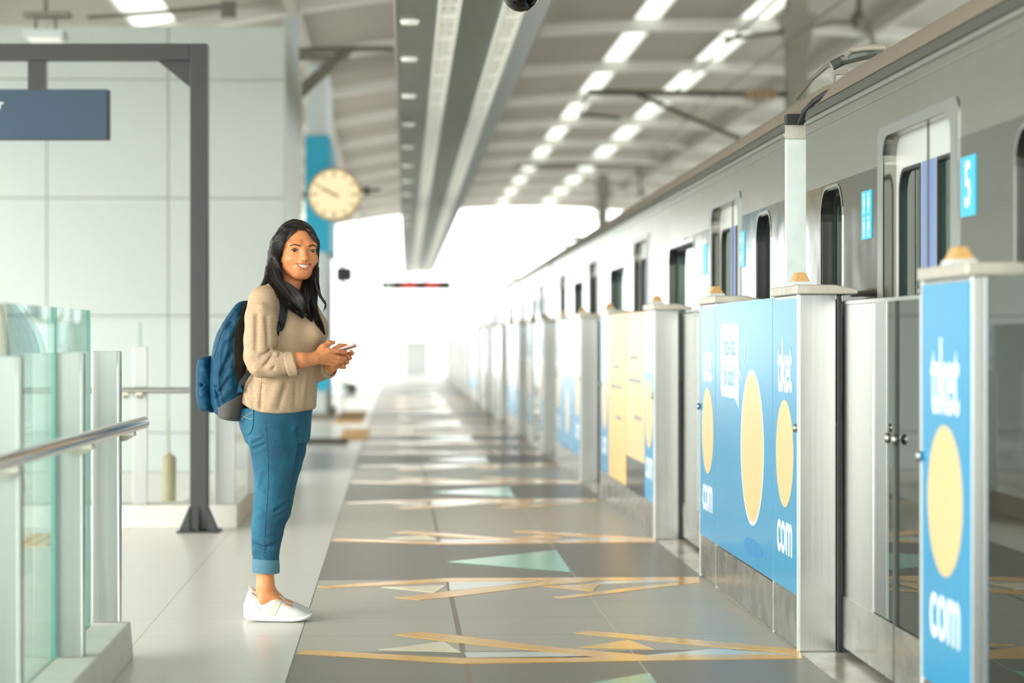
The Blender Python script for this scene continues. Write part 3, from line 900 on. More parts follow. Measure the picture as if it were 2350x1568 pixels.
MB().tube([(kr, 0, .05), (kr + .20, 0, .05)], .015, 8).sphere((kr + .06, 0, .04), .045).build('side_lamp', M['mast'], ck, True)

sd = 48.0
sp = at(786, 905, sd); sp.z = 0
sps = thing('signal_post', 'slim grey post with a black camera head beyond the woman', 'camera post', sp)
MB().lathe([(.0001, 0), (.20, 0), (.20, .10), (.12, .2), (.05, .22), (.05, 3.2), (.0001, 3.2)], 14).build('pole', M['pillar_grey'], sps, True)
MB().box(-.14, .20, -.16, .16, at(0, 647, sd).z, at(0, 613, sd).z).build('camera_head', M['black'], sps, bevel=.04)
MB().tube([(.18, 0, at(0, 629, sd).z), (.40, 0, at(0, 631, sd).z)], .012, 6).frustum((.28, .44, -.05, .05), (.34, .38, -.02, .02), at(0, 629, sd).z - .03, at(0, 629, sd).z + .02).build('arm', M['gantry'], sps)
MB().lathe([(.0001, 0), (.16, 0), (.18, .15), (.10, .22), (.0001, .22)], 14, Matrix.Translation((.12, 0, .02))).build('foot', M['gutter'], sps, True)
rp = thing('marker_post', 'thin far post topped with a small red light', 'post', at(829, 850, 60)); rp.location.z = 0
MB().lathe([(.0001, 0), (.03, 0), (.03, 2.0), (.0001, 2.0)], 10).build('pole', M['pillar_grey'], rp, True)
MB().box(-.06, .06, -.05, .05, 2.0, 2.14).build('lamp', M['led_red'], rp)

# ================================================================ LIGHT TROUGH UNDER THE ROOF
TZ = 3.10
tro = thing('lighting_trough', 'long grey green ceiling trough with two rows of louvred lights', 'ceiling light trough', (-.01, 12.0, TZ), -.0040)
Y0, Y1 = -6.0, 62.0
def strip(x0, x1, z0, z1, name, mat, th=.02):
    return MB().prism([(x0, z0), (x1, z1), (x1, z1 + th), (x0, z0 + th)], lambda p, q, w: (p, w, q), Y0, Y1).build(name, mat, tro)
strip(.0, .25, .0, .0, 'left_panel', M['trough'])
strip(.39, .64, .03, .03, 'middle_panel', M['trough'])
strip(.775, .95, .0, .10, 'right_panel', M['trough'])
MB().prism([(-.012, -.01), (.0, -.01), (.0, .45), (-.012, .45)], lambda p, q, w: (p, w, q), Y0, Y1).build('side_fascia', M['rib'], tro)
MB().box(.0, .95, Y0, Y1, .12, .45).build('housing', M['gutter'], tro)
for (a, b, nm) in ((.25, .39, 'left'), (.64, .775, 'right')):
    MB().box(a, b, Y0, Y1, .055, .07).build('light_tray', M['louvre_gap'], tro)
    m = MB()
    m.box(a, a + .022, Y0, Y1, -.012, .055); m.box(b - .022, b, Y0, Y1, -.012, .055); m.box((a + b) / 2 - .008, (a + b) / 2 + .008, Y0, Y1, .0, .05)
    y = Y0
    i = 0
    while y < Y1:
        m.box(a + .02, b - .02, y, y + .075, -.010, .05)
        m.box(a + .02, b - .02, y + .35, y + .375, .005, .05)
        m.box(a + .02, b - .02, y + .72, y + .745, .005, .05)
        y += 1.1; i += 1
    m.build('louvre', M['louvre'], tro)
for d in (15.0, 17.0, 19.6, 22.2, 24.8, 27.5, 30.2, 33, 36, 39, 42):
    MB().lathe([(.0001, -.028), (.05, -.026), (.062, .0), (.0001, .0)], 18, Matrix.Translation((.085, d - 12.0, 0))).build('downlight', M['louvre'], tro, True)
for y in range(0, 61, 8):
    MB().tube([(.15, y, .45), (.15, y, 2.1)], .02, 6).tube([(.8, y, .45), (.8, y, 2.1)], .02, 6).build('hanger_rod', M['mast'], tro)

dc = at(1195, -16, 10.0)
dm = thing('dome_camera', 'dark dome security camera hanging at the top edge of the frame', 'security camera', dc)
MB().lathe([(.0001, -.079), (.03, -.073), (.055, -.055), (.071, -.03), (.076, .0), (.0001, .0)], 32).build('dome', glass('dome_glass', (.25, .27, .27, 1), 1.5), dm, True)
MB().sphere((0, 0, -.012), .05, 24, 12).build('lens_ball', M['black_gloss'], dm, True)
MB().lathe([(.0001, .0), (.082, .0), (.084, .02), (.078, .06), (.03, .10), (.0001, .10)], 32).build('housing', M['white_trim'], dm, True)
MB().lathe([(.0001, .09), (.02, .09), (.02, TZ - dc.z), (.0001, TZ - dc.z)], 16).build('stem', M['white_trim'], dm, True)

hd = 76.0
hb = at(955, 655, hd)
hs = thing('hanging_display', 'far black display bar with red patches under the trough\'s end', 'display board', hb)
MB().box(-1.12, 1.12, -.08, .08, -.15, .15).build('case', M['black'], hs)
MB().box(-.45, .0, -.1, -.08, -.12, .12).box(.3, .7, -.1, -.08, -.12, .12).build('red_text', M['led_red'], hs)
MB().box(-1.0, -.75, -.1, -.08, -.07, .07).build('grey_patch', M['far_grey'], hs)
MB().tube([(-.2, 0, .1), (-.2, 0, 2.0)], .03, 6).tube([(.3, 0, .1), (.3, 0, 2.0)], .03, 6).build('hanger_rod', M['mast'], hs)

# ================================================================ ROOF
def rz(x): return 5.55 - .0148 * (x - 4.5) ** 2
RX0, RX1, NX = -6.0, 13.0, 44
xs = [RX0 + (RX1 - RX0) * i / NX for i in range(NX + 1)]
ceil = thing('ceiling', None, None); ceil['kind'] = 'structure'
RIBS = [-1.95 + 5.05 * i for i in range(17)]
SKY = [(3.28, 3.66), (4.75, 5.2), (-3.05, -2.55)]
rf = MB()
yb = [-3.0] + RIBS + [80.0]
def is_sky(x): return any(a <= x <= b for a, b in SKY)
cuts = sorted(set(xs + [c for s in SKY for c in s]))
for i in range(len(cuts) - 1):
    a, b = cuts[i], cuts[i + 1]
    if is_sky((a + b) / 2): continue
    rf.prism([(a, rz(a)), (b, rz(b)), (b, rz(b) + .1), (a, rz(a) + .1)], lambda p, q, w: (p, w, q), -3.0, 80.0)
rf.build('roof_sheet', M['roof'], ceil)
for (a, b) in SKY:
    MB().prism([(a, rz(a) + .04), (b, rz(b) + .04), (b, rz(b) + .05), (a, rz(a) + .05)], lambda p, q, w: (p, w, q), -3.0, 80.0).build('skylight', M['skylight'], ceil)
for y in RIBS:
    poly = [(x, rz(x) - .26) for x in xs] + [(x, rz(x) + .02) for x in reversed(xs)]
    m = MB()
    for i in range(NX):
        a, b = xs[i], xs[i + 1]
        m.add([(a, y - .11, rz(a) - .15), (b, y - .11, rz(b) - .15), (b, y + .11, rz(b) - .15), (a, y + .11, rz(a) - .15),
               (a, y - .11, rz(a) + .02), (b, y - .11, rz(b) + .02), (b, y + .11, rz(b) + .02), (a, y + .11, rz(a) + .02)],
              [(0, 3, 2, 1), (0, 1, 5, 4), (3, 7, 6, 2), (4, 5, 6, 7)])
    m.build('rib', M['rib'], ceil)
for x in (-4.6, -1.2, 1.9, 6.6, 8.8):
    MB().box(x - .06, x + .06, -3, 80, rz(x) - .18, rz(x) + .01).build('purlin', M['roof'], ceil)
# masts on the far side of the track carry the roof and the overhead line
def mast(px, d, lab, top=True):
    p = at(px, 700, d)
    m = thing('track_mast', lab, 'mast', (p.x, p.y, -1.25), 0, 'masts across the track')
    w = .13
    zt_ = rz(p.x) - .2 + 1.25
    MB().box(-w, w, -w, w, 0, zt_).build('shaft', M['mast'], m, bevel=.01)
    MB().frustum((-w - .01, w + .01, -w - .02, w + .02), (-.22, .22, -w - .02, w + .02), zt_ - .6, zt_ - .2).build('head', M['mast'], m)
    za = at(px, 217, 30).z + 1.25 if d < 50 else zt_ - 1.1
    MB().tube([(-w, 0, za), (-2.6, 0, za + .02)], .035, 8).tube([(-w, 0, za - .8), (-2.0, 0, za)], .028, 8).tube([(-2.6, 0, za), (-2.7, 0, za - .25), (-2.2, 0, za - .3)], .022, 8).build('cantilever', M['wire'], m, True)
    MB().lathe([(.0001, 0)] + [(.07 if k % 2 else .04, .05 * k) for k in range(9)] + [(.0001, .45)], 12, Matrix.Translation((-.25, 0, za)) @ Matrix.Rotation(-PI / 2, 4, 'Y')).build('insulator', simple('insulator_brown', srgb(150, 122, 92), .3), m, True)
    return m
mast(1828, 30.0, 'grey track mast with a bracket arm, right of the skylight strips')
mast(1383, 62.0, 'far thin track mast rising behind the distant train roof')
gb = thing('track_gantry', 'dark overhead line crossbar far over the track', 'overhead gantry', at(1375, 378, 60))
MB().tube([(-2.1, 0, 0), (2.0, 0, .02)], .06, 8).tube([(-2.1, 0, .0), (-2.1, 0, .16)], .05, 8).build('bar', M['gutter'], gb, True)
MB().tube([(.95, 0, 0), (1.0, 0, -.35), (1.05, 0, -.75)], .04, 8).sphere((1.05, 0, -.7), .09).build('dropper', M['gutter'], gb, True)
for (pts, lab) in (([(1945, -8, 24), (1650, 215, 36), (1480, 360, 60)], 'thin overhead wire slanting above the near train roof'),
                   ([(1790, -10, 30), (1560, 200, 42), (1400, 345, 62)], 'thick overhead wire along the skylight strips'),
                   ([(1600, 240, 40), (1500, 375, 60)], 'short overhead wire sagging below the crossbar')):
    P3 = [at(*p) for p in pts]
    o0 = P3[0].copy()
    t = MB().tube([p - o0 for p in P3], .012 if 'thin' in lab else .024, 6).build('overhead_wire', M['wire'], None, True)
    t.location = o0
    tag(t, lab, 'wire', 'overhead line wires')
# curved feeder pipe by the mast
fp = thing('feeder_pipe', 'curved feeder pipe drooping beside the track mast', 'pipe', at(1968, 45, 30))
o0 = Vector(fp.location)
MB().tube([at(1660, 90, 30) - o0, at(1820, 70, 30) - o0, at(1910, 52, 30) - o0, at(1972, 52, 30) - o0, at(1998, 75, 30) - o0, at(2008, 115, 30) - o0], .03, 8).build('pipe', M['mast'], fp, True)
MB().tube([at(1972, -20, 30) - o0, at(1972, 50, 30) - o0], [.04, .04], 8).lathe([(.0001, -.1), (.05, -.1), (.09, 0), (.05, .1), (.0001, .1)], 10).build('hanger', M['wire'], fp, True)
# fittings under the left roof
lf = thing('ceiling_lamp', 'boxy grey lamp fitting hanging above the portal frame', 'ceiling lamp', at(105, 66, 19.6))
o0 = Vector(lf.location)
MB().box(-.16, .16, -.14, .14, -.09, -.02).build('housing', M['pillar_grey'], lf, bevel=.01)
MB().box(-.13, .13, -.12, .12, -.10, -.09).build('lens', M['louvre'], lf)
MB().box(-.17, .20, -.1, .1, .09, .13).build('top_plate', M['mast'], lf)
MB().tube([(-.08, 0, -.02), (-.08, 0, .1)], .012, 6).tube([(.08, 0, -.02), (.08, 0, .1)], .012, 6).tube([(0, 0, .12), (0, 0, 1.1)], .02, 6).build('hanger_rod', M['mast'], lf)
pp = thing('ceiling_pipe', 'thin dark pipe under the left roof above the white wall', 'pipe', at(380, 26, 24))
o0 = Vector(pp.location)
MB().tube([at(200, 40, 24) - o0, at(390, 26, 24) - o0, at(540, 12, 24) - o0], .022, 8).box(.55, .70, -.05, .05, -.06, .10).build('pipe', M['mast'], pp, True)

fc = thing('platform_cabinet', 'small hazy grey cabinet at the far end of the platform', 'cabinet', at(955, 840, 79.0)); fc.location.z = 0
MB().box(-.4, .4, -.3, .3, 0, 1.0).build('body', M['far_grey'], fc, bevel=.03)
MB().box(-.44, .44, -.34, .34, 1.0, 1.05).build('lid', M['pillar_grey'], fc)
# ================================================================ THE WOMAN
DP = 9.617                                   # her distance from the camera
PB = at(640, 1428, DP)
U0 = (640 - 1175) / FPX * DP
def pp(px, py, w):
    """point w metres behind the plane of her near foot, in her own frame (x right, y away, z up)"""
    d = DP + w
    return np.array([(px - 1175) / FPX * d - U0, w, EYE + (HORIZON - py) / FPX * d])
MS = DP / FPX

def axis(*segs):
    out = []
    for a, b, h in segs:
        n = max(1, int(round((b - a) / h)))
        out += list(np.linspace(a, b, n, endpoint=False))
    out.append(segs[-1][1])
    return np.array(out, np.float32)

class Field:
    def __init__(s, xs, ys, zs):
        s.ax = (xs, ys, zs); s.F = np.full((len(xs), len(ys), len(zs)), .08, np.float32)
    def _w(s, bb, m):
        sl = []; co = []
        for q in range(3):
            a = np.searchsorted(s.ax[q], bb[0][q] - m); b = np.searchsorted(s.ax[q], bb[1][q] + m)
            sl.append(slice(a, b))
            sh = [1, 1, 1]; sh[q] = -1
            co.append(s.ax[q][a:b].reshape(sh))
        return tuple(sl), co
    def add(s, pr, k=.01):
        fn, bb = pr
        sl, co = s._w(bb, k + .02)
        if any(c.size == 0 for c in co): return s
        A = s.F[sl]; D = fn(*co)
        h = np.maximum(k - np.abs(A - D), 0) / k
        s.F[sl] = np.minimum(A, D) - h * h * k * .25
        return s
    def sub(s, pr, k=.006):
        fn, bb = pr
        sl, co = s._w(bb, k + .01)
        if any(c.size == 0 for c in co): return s
        A = s.F[sl]; D = -fn(*co)
        h = np.maximum(k - np.abs(A - D), 0) / k
        s.F[sl] = np.maximum(A, D) + h * h * k * .25
        return s
    def clip(s, fn, k=.004):
        D = fn(s.ax[0][:, None, None], s.ax[1][None, :, None], s.ax[2][None, None, :]).astype(np.float32)
        h = np.maximum(k - np.abs(s.F - D), 0) / k
        s.F = np.maximum(s.F, D) + h * h * k * .25
        return s
    def shell(s, off, fn):
        """a new field: this surface grown by off, kept only where fn < 0"""
        o = Field.__new__(Field); o.ax = s.ax
        D = fn(s.ax[0][:, None, None], s.ax[1][None, :, None], s.ax[2][None, None, :])
        o.F = np.maximum(np.maximum(s.F - off, D), -(s.F + .006)).astype(np.float32)
        return o
    def val(s, p):
        ix = []; fr = []
        for q in range(3):
            a = s.ax[q]; i = int(np.clip(np.searchsorted(a, p[q]) - 1, 0, len(a) - 2))
            ix.append(i); fr.append(float(np.clip((p[q] - a[i]) / (a[i + 1] - a[i]), 0, 1)))
        v = 0
        for dx in (0, 1):
            for dy in (0, 1):
                for dz in (0, 1):
                    v += s.F[ix[0] + dx, ix[1] + dy, ix[2] + dz] * (fr[0] if dx else 1 - fr[0]) * (fr[1] if dy else 1 - fr[1]) * (fr[2] if dz else 1 - fr[2])
        return v
    def snap(s, px, py, w0=-.30, w1=.3, lift=.0):
        w = w0
        while w < w1:
            if s.val(pp(px, py, w)) < lift: break
            w += .002
        return pp(px, py, w)
    def mesh(s):
        F = s.F; S = F < 0
        c = np.zeros([n - 1 for n in F.shape], np.uint8)
        for dx in (0, 1):
            for dy in (0, 1):
                for dz in (0, 1):
                    c += S[dx:S.shape[0] - 1 + dx, dy:S.shape[1] - 1 + dy, dz:S.shape[2] - 1 + dz]
        act = np.argwhere((c > 0) & (c < 8))
        idm = np.full(c.shape, -1, np.int32); idm[tuple(act.T)] = np.arange(len(act))
        cor = [(x, y, z) for x in (0, 1) for y in (0, 1) for z in (0, 1)]
        V = {}; P = {}
        for q in cor:
            i = act + np.array(q)
            V[q] = F[i[:, 0], i[:, 1], i[:, 2]]
            P[q] = np.stack([s.ax[0][i[:, 0]], s.ax[1][i[:, 1]], s.ax[2][i[:, 2]]], 1)
        acc = np.zeros((len(act), 3)); cnt = np.zeros(len(act))
        for a in cor:
            for q in range(3):
                if a[q]: continue
                b = list(a); b[q] = 1; b = tuple(b)
                va, vb = V[a], V[b]
                m = (va < 0) != (vb < 0)
                t = np.where(m, va / np.where(m, va - vb, 1), 0)[:, None]
                acc += np.where(m[:, None], P[a] + t * (P[b] - P[a]), 0); cnt += m
        verts = acc / np.maximum(cnt, 1)[:, None]
        faces = []
        for q in range(3):
            a = [slice(None)] * 3; b = [slice(None)] * 3
            a[q] = slice(0, -1); b[q] = slice(1, None)
            e = np.argwhere(S[tuple(a)] != S[tuple(b)])
            o1, o2 = (q + 1) % 3, (q + 2) % 3
            ok = (e[:, o1] > 0) & (e[:, o2] > 0) & (e[:, o1] < F.shape[o1] - 1) & (e[:, o2] < F.shape[o2] - 1)
            e = e[ok]
            d1 = np.zeros(3, int); d1[o1] = 1; d2 = np.zeros(3, int); d2[o2] = 1
            g = lambda x: idm[x[:, 0], x[:, 1], x[:, 2]]
            quad_ = np.stack([g(e - d1 - d2), g(e - d2), g(e), g(e - d1)], 1)
            flip = ~S[e[:, 0], e[:, 1], e[:, 2]]
            quad_[flip] = quad_[flip][:, ::-1]
            faces.append(quad_)
        return verts, np.concatenate(faces)

def E(c, r, rot=0.0, pw=2.0):
    """ellipsoid (pw = 2) or softer box (pw = 4), turned by rot about z"""
    c = np.array(c, float); r = np.array(r, float); cr, sr = math.cos(rot), math.sin(rot)
    m = max(r)
    def fn(x, y, z):
        dx, dy, dz = x - c[0], y - c[1], z - c[2]
        a = dx * cr + dy * sr; b = -dx * sr + dy * cr
        if pw == 2:
            k = np.sqrt((a / r[0]) ** 2 + (b / r[1]) ** 2 + (dz / r[2]) ** 2)
            k2 = np.sqrt((a / r[0] ** 2) ** 2 + (b / r[1] ** 2) ** 2 + (dz / r[2] ** 2) ** 2) + 1e-9
            return k * (k - 1) / k2
        k = (np.abs(a / r[0]) ** pw + np.abs(b / r[1]) ** pw + np.abs(dz / r[2]) ** pw) ** (1 / pw)
        return (k - 1) * min(r)
    return fn, (c - m, c + m)

def K(a, b, ra, rb):
    """round cone from a to b"""
    a = np.array(a, float); b = np.array(b, float); ba = b - a; L2 = float(ba @ ba) + 1e-12
    def fn(x, y, z):
        px, py, pz = x - a[0], y - a[1], z - a[2]
        h = np.clip((px * ba[0] + py * ba[1] + pz * ba[2]) / L2, 0, 1)
        return np.sqrt((px - h * ba[0]) ** 2 + (py - h * ba[1]) ** 2 + (pz - h * ba[2]) ** 2) - (ra + (rb - ra) * h)
    m = max(ra, rb)
    return fn, (np.minimum(a, b) - m, np.maximum(a, b) + m)

def LZ(rows, rot=0.0, pw=2.0, cap=.01):
    """body lofted upwards; rows = (z, cx, cy, half along the front axis, half across)"""
    rows = sorted(rows); R = np.array(rows, float); cr, sr = math.cos(rot), math.sin(rot)
    zz = R[:, 0]
    def fn(x, y, z):
        i = lambda c: np.interp(z.ravel(), zz, R[:, c]).reshape(z.shape)
        dx, dy = x - i(1), y - i(2); a_, b_ = i(3), i(4)
        a = dx * cr + dy * sr; b = -dx * sr + dy * cr
        k = (np.abs(a / a_) ** pw + np.abs(b / b_) ** pw) ** (1 / pw)
        d = (k - 1) * np.minimum(a_, b_)
        e = np.maximum(zz[0] - z, z - zz[-1])
        h = np.maximum(cap - np.abs(d - e), 0) / cap
        return np.maximum(d, e) + h * h * cap * .25
    m = max(R[:, 3].max(), R[:, 4].max())
    return fn, (np.array([R[:, 1].min() - m, R[:, 2].min() - m, zz[0]]), np.array([R[:, 1].max() + m, R[:, 2].max() + m, zz[-1]]))

def LX(rows, pw=2.5, cap=.006):
    """shape lofted along x; rows = (x, cy, half width, z bottom, z top)"""
    R = np.array(sorted(rows), float); xx = R[:, 0]
    def fn(x, y, z):
        i = lambda c: np.interp(x.ravel(), xx, R[:, c]).reshape(x.shape)
        zc = (i(3) + i(4)) / 2; hz = (i(4) - i(3)) / 2; b_ = i(2)
        k = (np.abs((y - i(1)) / b_) ** pw + np.abs((z - zc) / hz) ** pw) ** (1 / pw)
        d = (k - 1) * np.minimum(b_, hz)
        e = np.maximum(xx[0] - x, x - xx[-1])
        h = np.maximum(cap - np.abs(d - e), 0) / cap
        return np.maximum(d, e) + h * h * cap * .25
    m = R[:, 2].max()
    return fn, (np.array([xx[0], R[:, 1].min() - m, R[:, 3].min()]), np.array([xx[-1], R[:, 1].max() + m, R[:, 4].max()]))

def put(field, name, mat, parent, M4=None, smooth_it=0):
    v, f = field.mesh() if isinstance(field, Field) else field
    me = bpy.data.meshes.new(name)
    me.vertices.add(len(v)); me.vertices.foreach_set('co', np.asarray(v, np.float32).ravel())
    me.loops.add(f.size); me.loops.foreach_set('vertex_index', f.ravel().astype(np.int32))
    me.polygons.add(len(f)); me.polygons.foreach_set('loop_start', np.arange(0, f.size, 4, dtype=np.int32))
    me.polygons.foreach_set('use_smooth', np.ones(len(f), bool))
    me.update(calc_edges=True); me.validate()
    if smooth_it:
        bm = bmesh.new(); bm.from_mesh(me)
        for _ in range(smooth_it):
            bmesh.ops.smooth_vert(bm, verts=bm.verts, factor=.5, use_axis_x=True, use_axis_y=True, use_axis_z=True)
        bm.to_mesh(me); bm.free()
    me.materials.append(mat)
    o = bpy.data.objects.new(name, me)
    return link(o, parent)

# ---------------------------------------------------------------- materials
def skin_mat():
    t = NT('skin')
    f = t.noise(60, 3, t.coord())
    p = t.pr(t.mix(f, srgb(216, 138, 88), srgb(224, 148, 98)), .42, 0, .45)
    p.inputs['Subsurface Weight'].default_value = .12
    p.inputs['Subsurface Radius'].default_value = (.012, .005, .003)
    return t.m
def knit_mat(dots=True):
    t = NT('oatmeal_knit' if dots else 'oatmeal_knit_plain')
    o = t.coord(); s = t.sep(o)
    f = t.noise(55, 4, o)
    col = t.mix(f, srgb(178, 152, 124), srgb(192, 167, 139))
    if dots:
        row = t.math('DIVIDE', s[2], .0150)
        ri = t.math('FLOOR', row)
        sh = t.math('MULTIPLY', t.math('MODULO', ri, 2.0), .5)
        cx = t.math('SUBTRACT', t.math('FRACT', t.math('ADD', t.math('DIVIDE', t.math('MULTIPLY_ADD', s[1], .5, s[0]), .0205), sh)), .5)
        cz = t.math('SUBTRACT', t.math('FRACT', row), .5)
        r = t.math('ADD', t.math('POWER', t.math('MULTIPLY', cx, .0205), 2), t.math('POWER', t.math('MULTIPLY', cz, .0150), 2))
        d = t.math('LESS_THAN', r, .0016 ** 2)
        col = t.mix(t.math('MULTIPLY', d, .6), col, srgb(150, 104, 66))
    p = t.pr(col, .85, 0, .2)
    wv = t.math('SINE', t.math('MULTIPLY', s[0], 2200.0))
    hem = t.math('LESS_THAN', s[2], .872)
    rib = t.math('MULTIPLY', t.math('SINE', t.math('MULTIPLY', t.math('ADD', s[0], t.math('MULTIPLY', s[1], .6)), 1250.0)), hem)
    h = t.math('ADD', t.math('MULTIPLY', t.noise(420, 2, o), .7), t.math('MULTIPLY', rib, .6))
    t.bump(h, p, .45, .0022)
    return t.m
def denim_mat(name, a, b, c):
    t = NT(name)
    o = t.coord()
    f = t.noise(7, 4, t.mapping(o, (1, 1, .55)))
    g = t.noise(260, 2, t.mapping(o, (1, 1, .35)))
    col = t.mix(t.math('MULTIPLY', g, .20), t.ramp(f, [(.32, a), (.52, b), (.72, c)]), srgb(120, 170, 196))
    p = t.pr(col, .75, 0, .25)
    t.bump(g, p, .3, .0015)
    return t.m
def hair_mat():
    t = NT('dark_hair')
    o = t.coord()
    f = t.noise(90, 3, t.mapping(o, (1, 1, .08)))
    p = t.pr(t.mix(f, srgb(18, 14, 13), srgb(40, 30, 26)), .38, 0, .5)
    return t.m
def pack_mat(name, a, b, rough=.6):
    t = NT(name)
    o = t.coord()
    p = t.pr(t.mix(t.noise(14, 4, o), a, b), rough, 0, .3)
    t.bump(t.noise(700, 2, o), p, .2, .001)
    return t.m
M['skin'] = skin_mat(); M['knit'] = knit_mat(); M['knit_plain'] = knit_mat(False)
M['denim'] = denim_mat('denim', srgb(0, 60, 84), srgb(4, 77, 103), srgb(28, 106, 132))
M['denim_cuff'] = denim_mat('denim_cuff', srgb(66, 106, 124), srgb(80, 120, 136), srgb(98, 134, 148))
M['hair'] = hair_mat()
M['shoe'] = simple('shoe_white', srgb(208, 210, 206), .55, var=.02, bump=.1)
M['sole'] = simple('sole_white', srgb(222, 224, 222), .5, var=.02)
M['elastic'] = simple('elastic_band', srgb(214, 202, 188), .8, var=.04)
M['pack'] = pack_mat('pack_blue', srgb(3, 60, 88), srgb(7, 75, 106))
M['pack_dark'] = pack_mat('pack_charcoal', srgb(36, 37, 38), srgb(46, 47, 47))
M['pack_grey'] = pack_mat('pack_grey', srgb(84, 82, 80), srgb(100, 97, 94))
M['strap'] = pack_mat('strap_black', srgb(16, 20, 24), srgb(24, 28, 32))
M['phone'] = simple('phone_pink', srgb(236, 196, 190), .3, var=.01)
M['lip'] = simple('lips', srgb(198, 108, 80), .38, var=.04)
M['tooth'] = simple('teeth', srgb(244, 236, 222), .25, var=.01)
M['eye_white'] = simple('eye_white', srgb(226, 218, 210), .15, var=.01)
M['iris'] = simple('iris_brown', srgb(38, 22, 16), .08, var=.02)
M['brow'] = simple('eyebrow', srgb(72, 49, 37), .85)
M['stitch'] = simple('stitch', srgb(206, 164, 146), .7)
M['seam'] = simple('jean_seam', srgb(10, 62, 92), .8)
M['screen'] = simple('phone_screen', srgb(20, 22, 26), .08)

woman = thing('person', 'smiling woman in beige dotted sweater and blue jeans holding a pink phone', 'person', (PB.x, PB.y, 0), -PSI)

PHI = math.radians(30)                      # how far her chest is turned towards the camera
W0 = .08
# ---------------------------------------------------------------- head frame
HY = math.radians(22)
HC = pp(682.8, 575.8, W0 + .005)
ch_, sh_ = math.cos(HY), math.sin(HY)
def hp_(x, y, z):
    r = math.radians(-1.2)
    x, z = x * math.cos(r) - z * math.sin(r), x * math.sin(r) + z * math.cos(r)
    return np.array([HC[0] + x * ch_ - y * sh_, HC[1] + x * sh_ + y * ch_, HC[2] + z])
def HE(x, y, z, rx, ry, rz_, rot=0.0): return E(hp_(x, y, z), (rx, ry, rz_), HY + rot)
def HK(a, b, ra, rb): return K(hp_(*a), hp_(*b), ra, rb)
def surf_y(x): return -.0965 + .020 * (abs(x) / .034) ** 2
def zu(x): return -.0592 + .0056 * (abs(x) / .033) ** 2
def zl(x): return -.0712 + .0172 * (abs(x) / .033) ** 2

# ---------------------------------------------------------------- body: one continuous skin
B_ = Field(axis((-.13, -.01, .005), (-.01, .33, .0018)), axis((-.16, .27, .0021)),
           axis((.0, .13, .004), (.13, 1.0, .007), (1.0, 1.125, .0018), (1.125, 1.30, .006), (1.30, 1.62, .0018)))
# trunk and limbs under the clothes
B_.add(LZ([(pp(0, y, W0)[2], pp(x, y, W0)[0], W0, a, b) for (y, x, a, b) in ((960, 640, .085, .11), (900, 648, .08, .10), (800, 655, .085, .11), (740, 658, .09, .12), (700, 655, .07, .11), (680, 660, .05, .07))], -PHI), .03)
LEG_N = [(990, 622, .060), (1031, 627, .058), (1082, 626, .052), (1123, 624, .046), (1163, 620, .044), (1211, 611, .043), (1258, 609, .038), (1300, 609, .036), (1345, 609, .0345), (1375, 606, .036)]
LEG_F = [(990, 652, .060), (1031, 650, .058), (1096, 641, .050), (1150, 634, .045), (1177, 628, .044), (1224, 617, .040), (1258, 611, .036), (1300, 610, .034), (1340, 610, .033), (1368, 608, .034)]
for LG, w in ((LEG_N, .02), (LEG_F, .165)):
    for (y0, x0, r0), (y1, x1, r1) in zip(LG, LG[1:]):
        B_.add(K(pp(x0, y0, w), pp(x1, y1, w), r0, r1), .012)
for (w, dy) in ((.02, 0), (.165, -9)):
    B_.add(K(pp(602, 1392 + dy, w), pp(650, 1402 + dy, w - .004), .026, .022), .03)
    B_.add(K(pp(650, 1402 + dy, w - .004), pp(690, 1410 + dy, w - .004), .020, .010), .015)
    B_.add(K(pp(622, 1370 + dy, w), pp(655, 1399 + dy, w - .002), .025, .020), .02)
# neck and shoulders
B_.add(K(hp_(0, .026, -.07), pp(664, 690, W0 + .01), .050, .055), .03)
# head
B_.add(HE(0, .018, .020, .0775, .098, .090), .012)
B_.add(HE(0, -.020, -.026, .0715, .070, .082), .030)
B_.add(HE(0, -.062, -.094, .022, .020, .019), .030)
for s in (-1, 1):
    B_.add(HK((s * .058, .000, -.046), (s * .020, -.062, -.093), .016, .016), .028)
    B_.add(HE(s * .041, -.062, -.036, .024, .020, .020), .022)
    B_.add(HK((s * .020, -.080, .022), (s * .050, -.066, .022), .010, .009), .020)
    B_.sub(HE(s * .0385, -.101, .000, .021, .0165, .0105), .012)
    B_.add(HE(s * .0385, -.0735, .000, .0170, .0155, .0150), .006)
    B_.add(HE(s * .078, .010, -.018, .0075, .017, .029), .006)
B_.add(HK((0, -.082, .010), (0, -.1035, -.032), .0080, .0105), .014)
B_.add(HE(0, -.1055, -.0345, .0125, .0115, .0105), .010)
for s in (-1, 1):
    B_.add(HE(s * .0128, -.0975, -.0365, .0080, .0095, .0080), .007)
    B_.sub(HE(s * .0070, -.1050, -.0455, .0036, .0050, .0034), .003)
# muzzle around the mouth, then the opening of the smile
B_.add(HE(0, -.070, -.062, .036, .0265, .026), .022)
for s in (-1, 1):
    B_.sub(HK((s * .020, -.1035, -.040), (s * .0395, -.0865, -.064), .0030, .0022), .010)
def mouth_fn(x, y, z):
    dx, dy, dz = x - HC[0], y - HC[1], z - HC[2]
    a = dx * ch_ + dy * sh_; b = -dx * sh_ + dy * ch_
    t = np.minimum(np.abs(a) / .033, 1.3) ** 2
    d = np.maximum((-.0712 + .0172 * t) - dz, dz - (-.0592 + .0056 * t))
    d = np.maximum(d, np.abs(a) - .0325)
    return np.maximum(d, b - (-.0965 + .020 * (np.abs(a) / .034) ** 2 + .011))
B_.sub((mouth_fn, (hp_(0, -.1, -.062) - .045, hp_(0, -.1, -.062) + .045)), .0025)
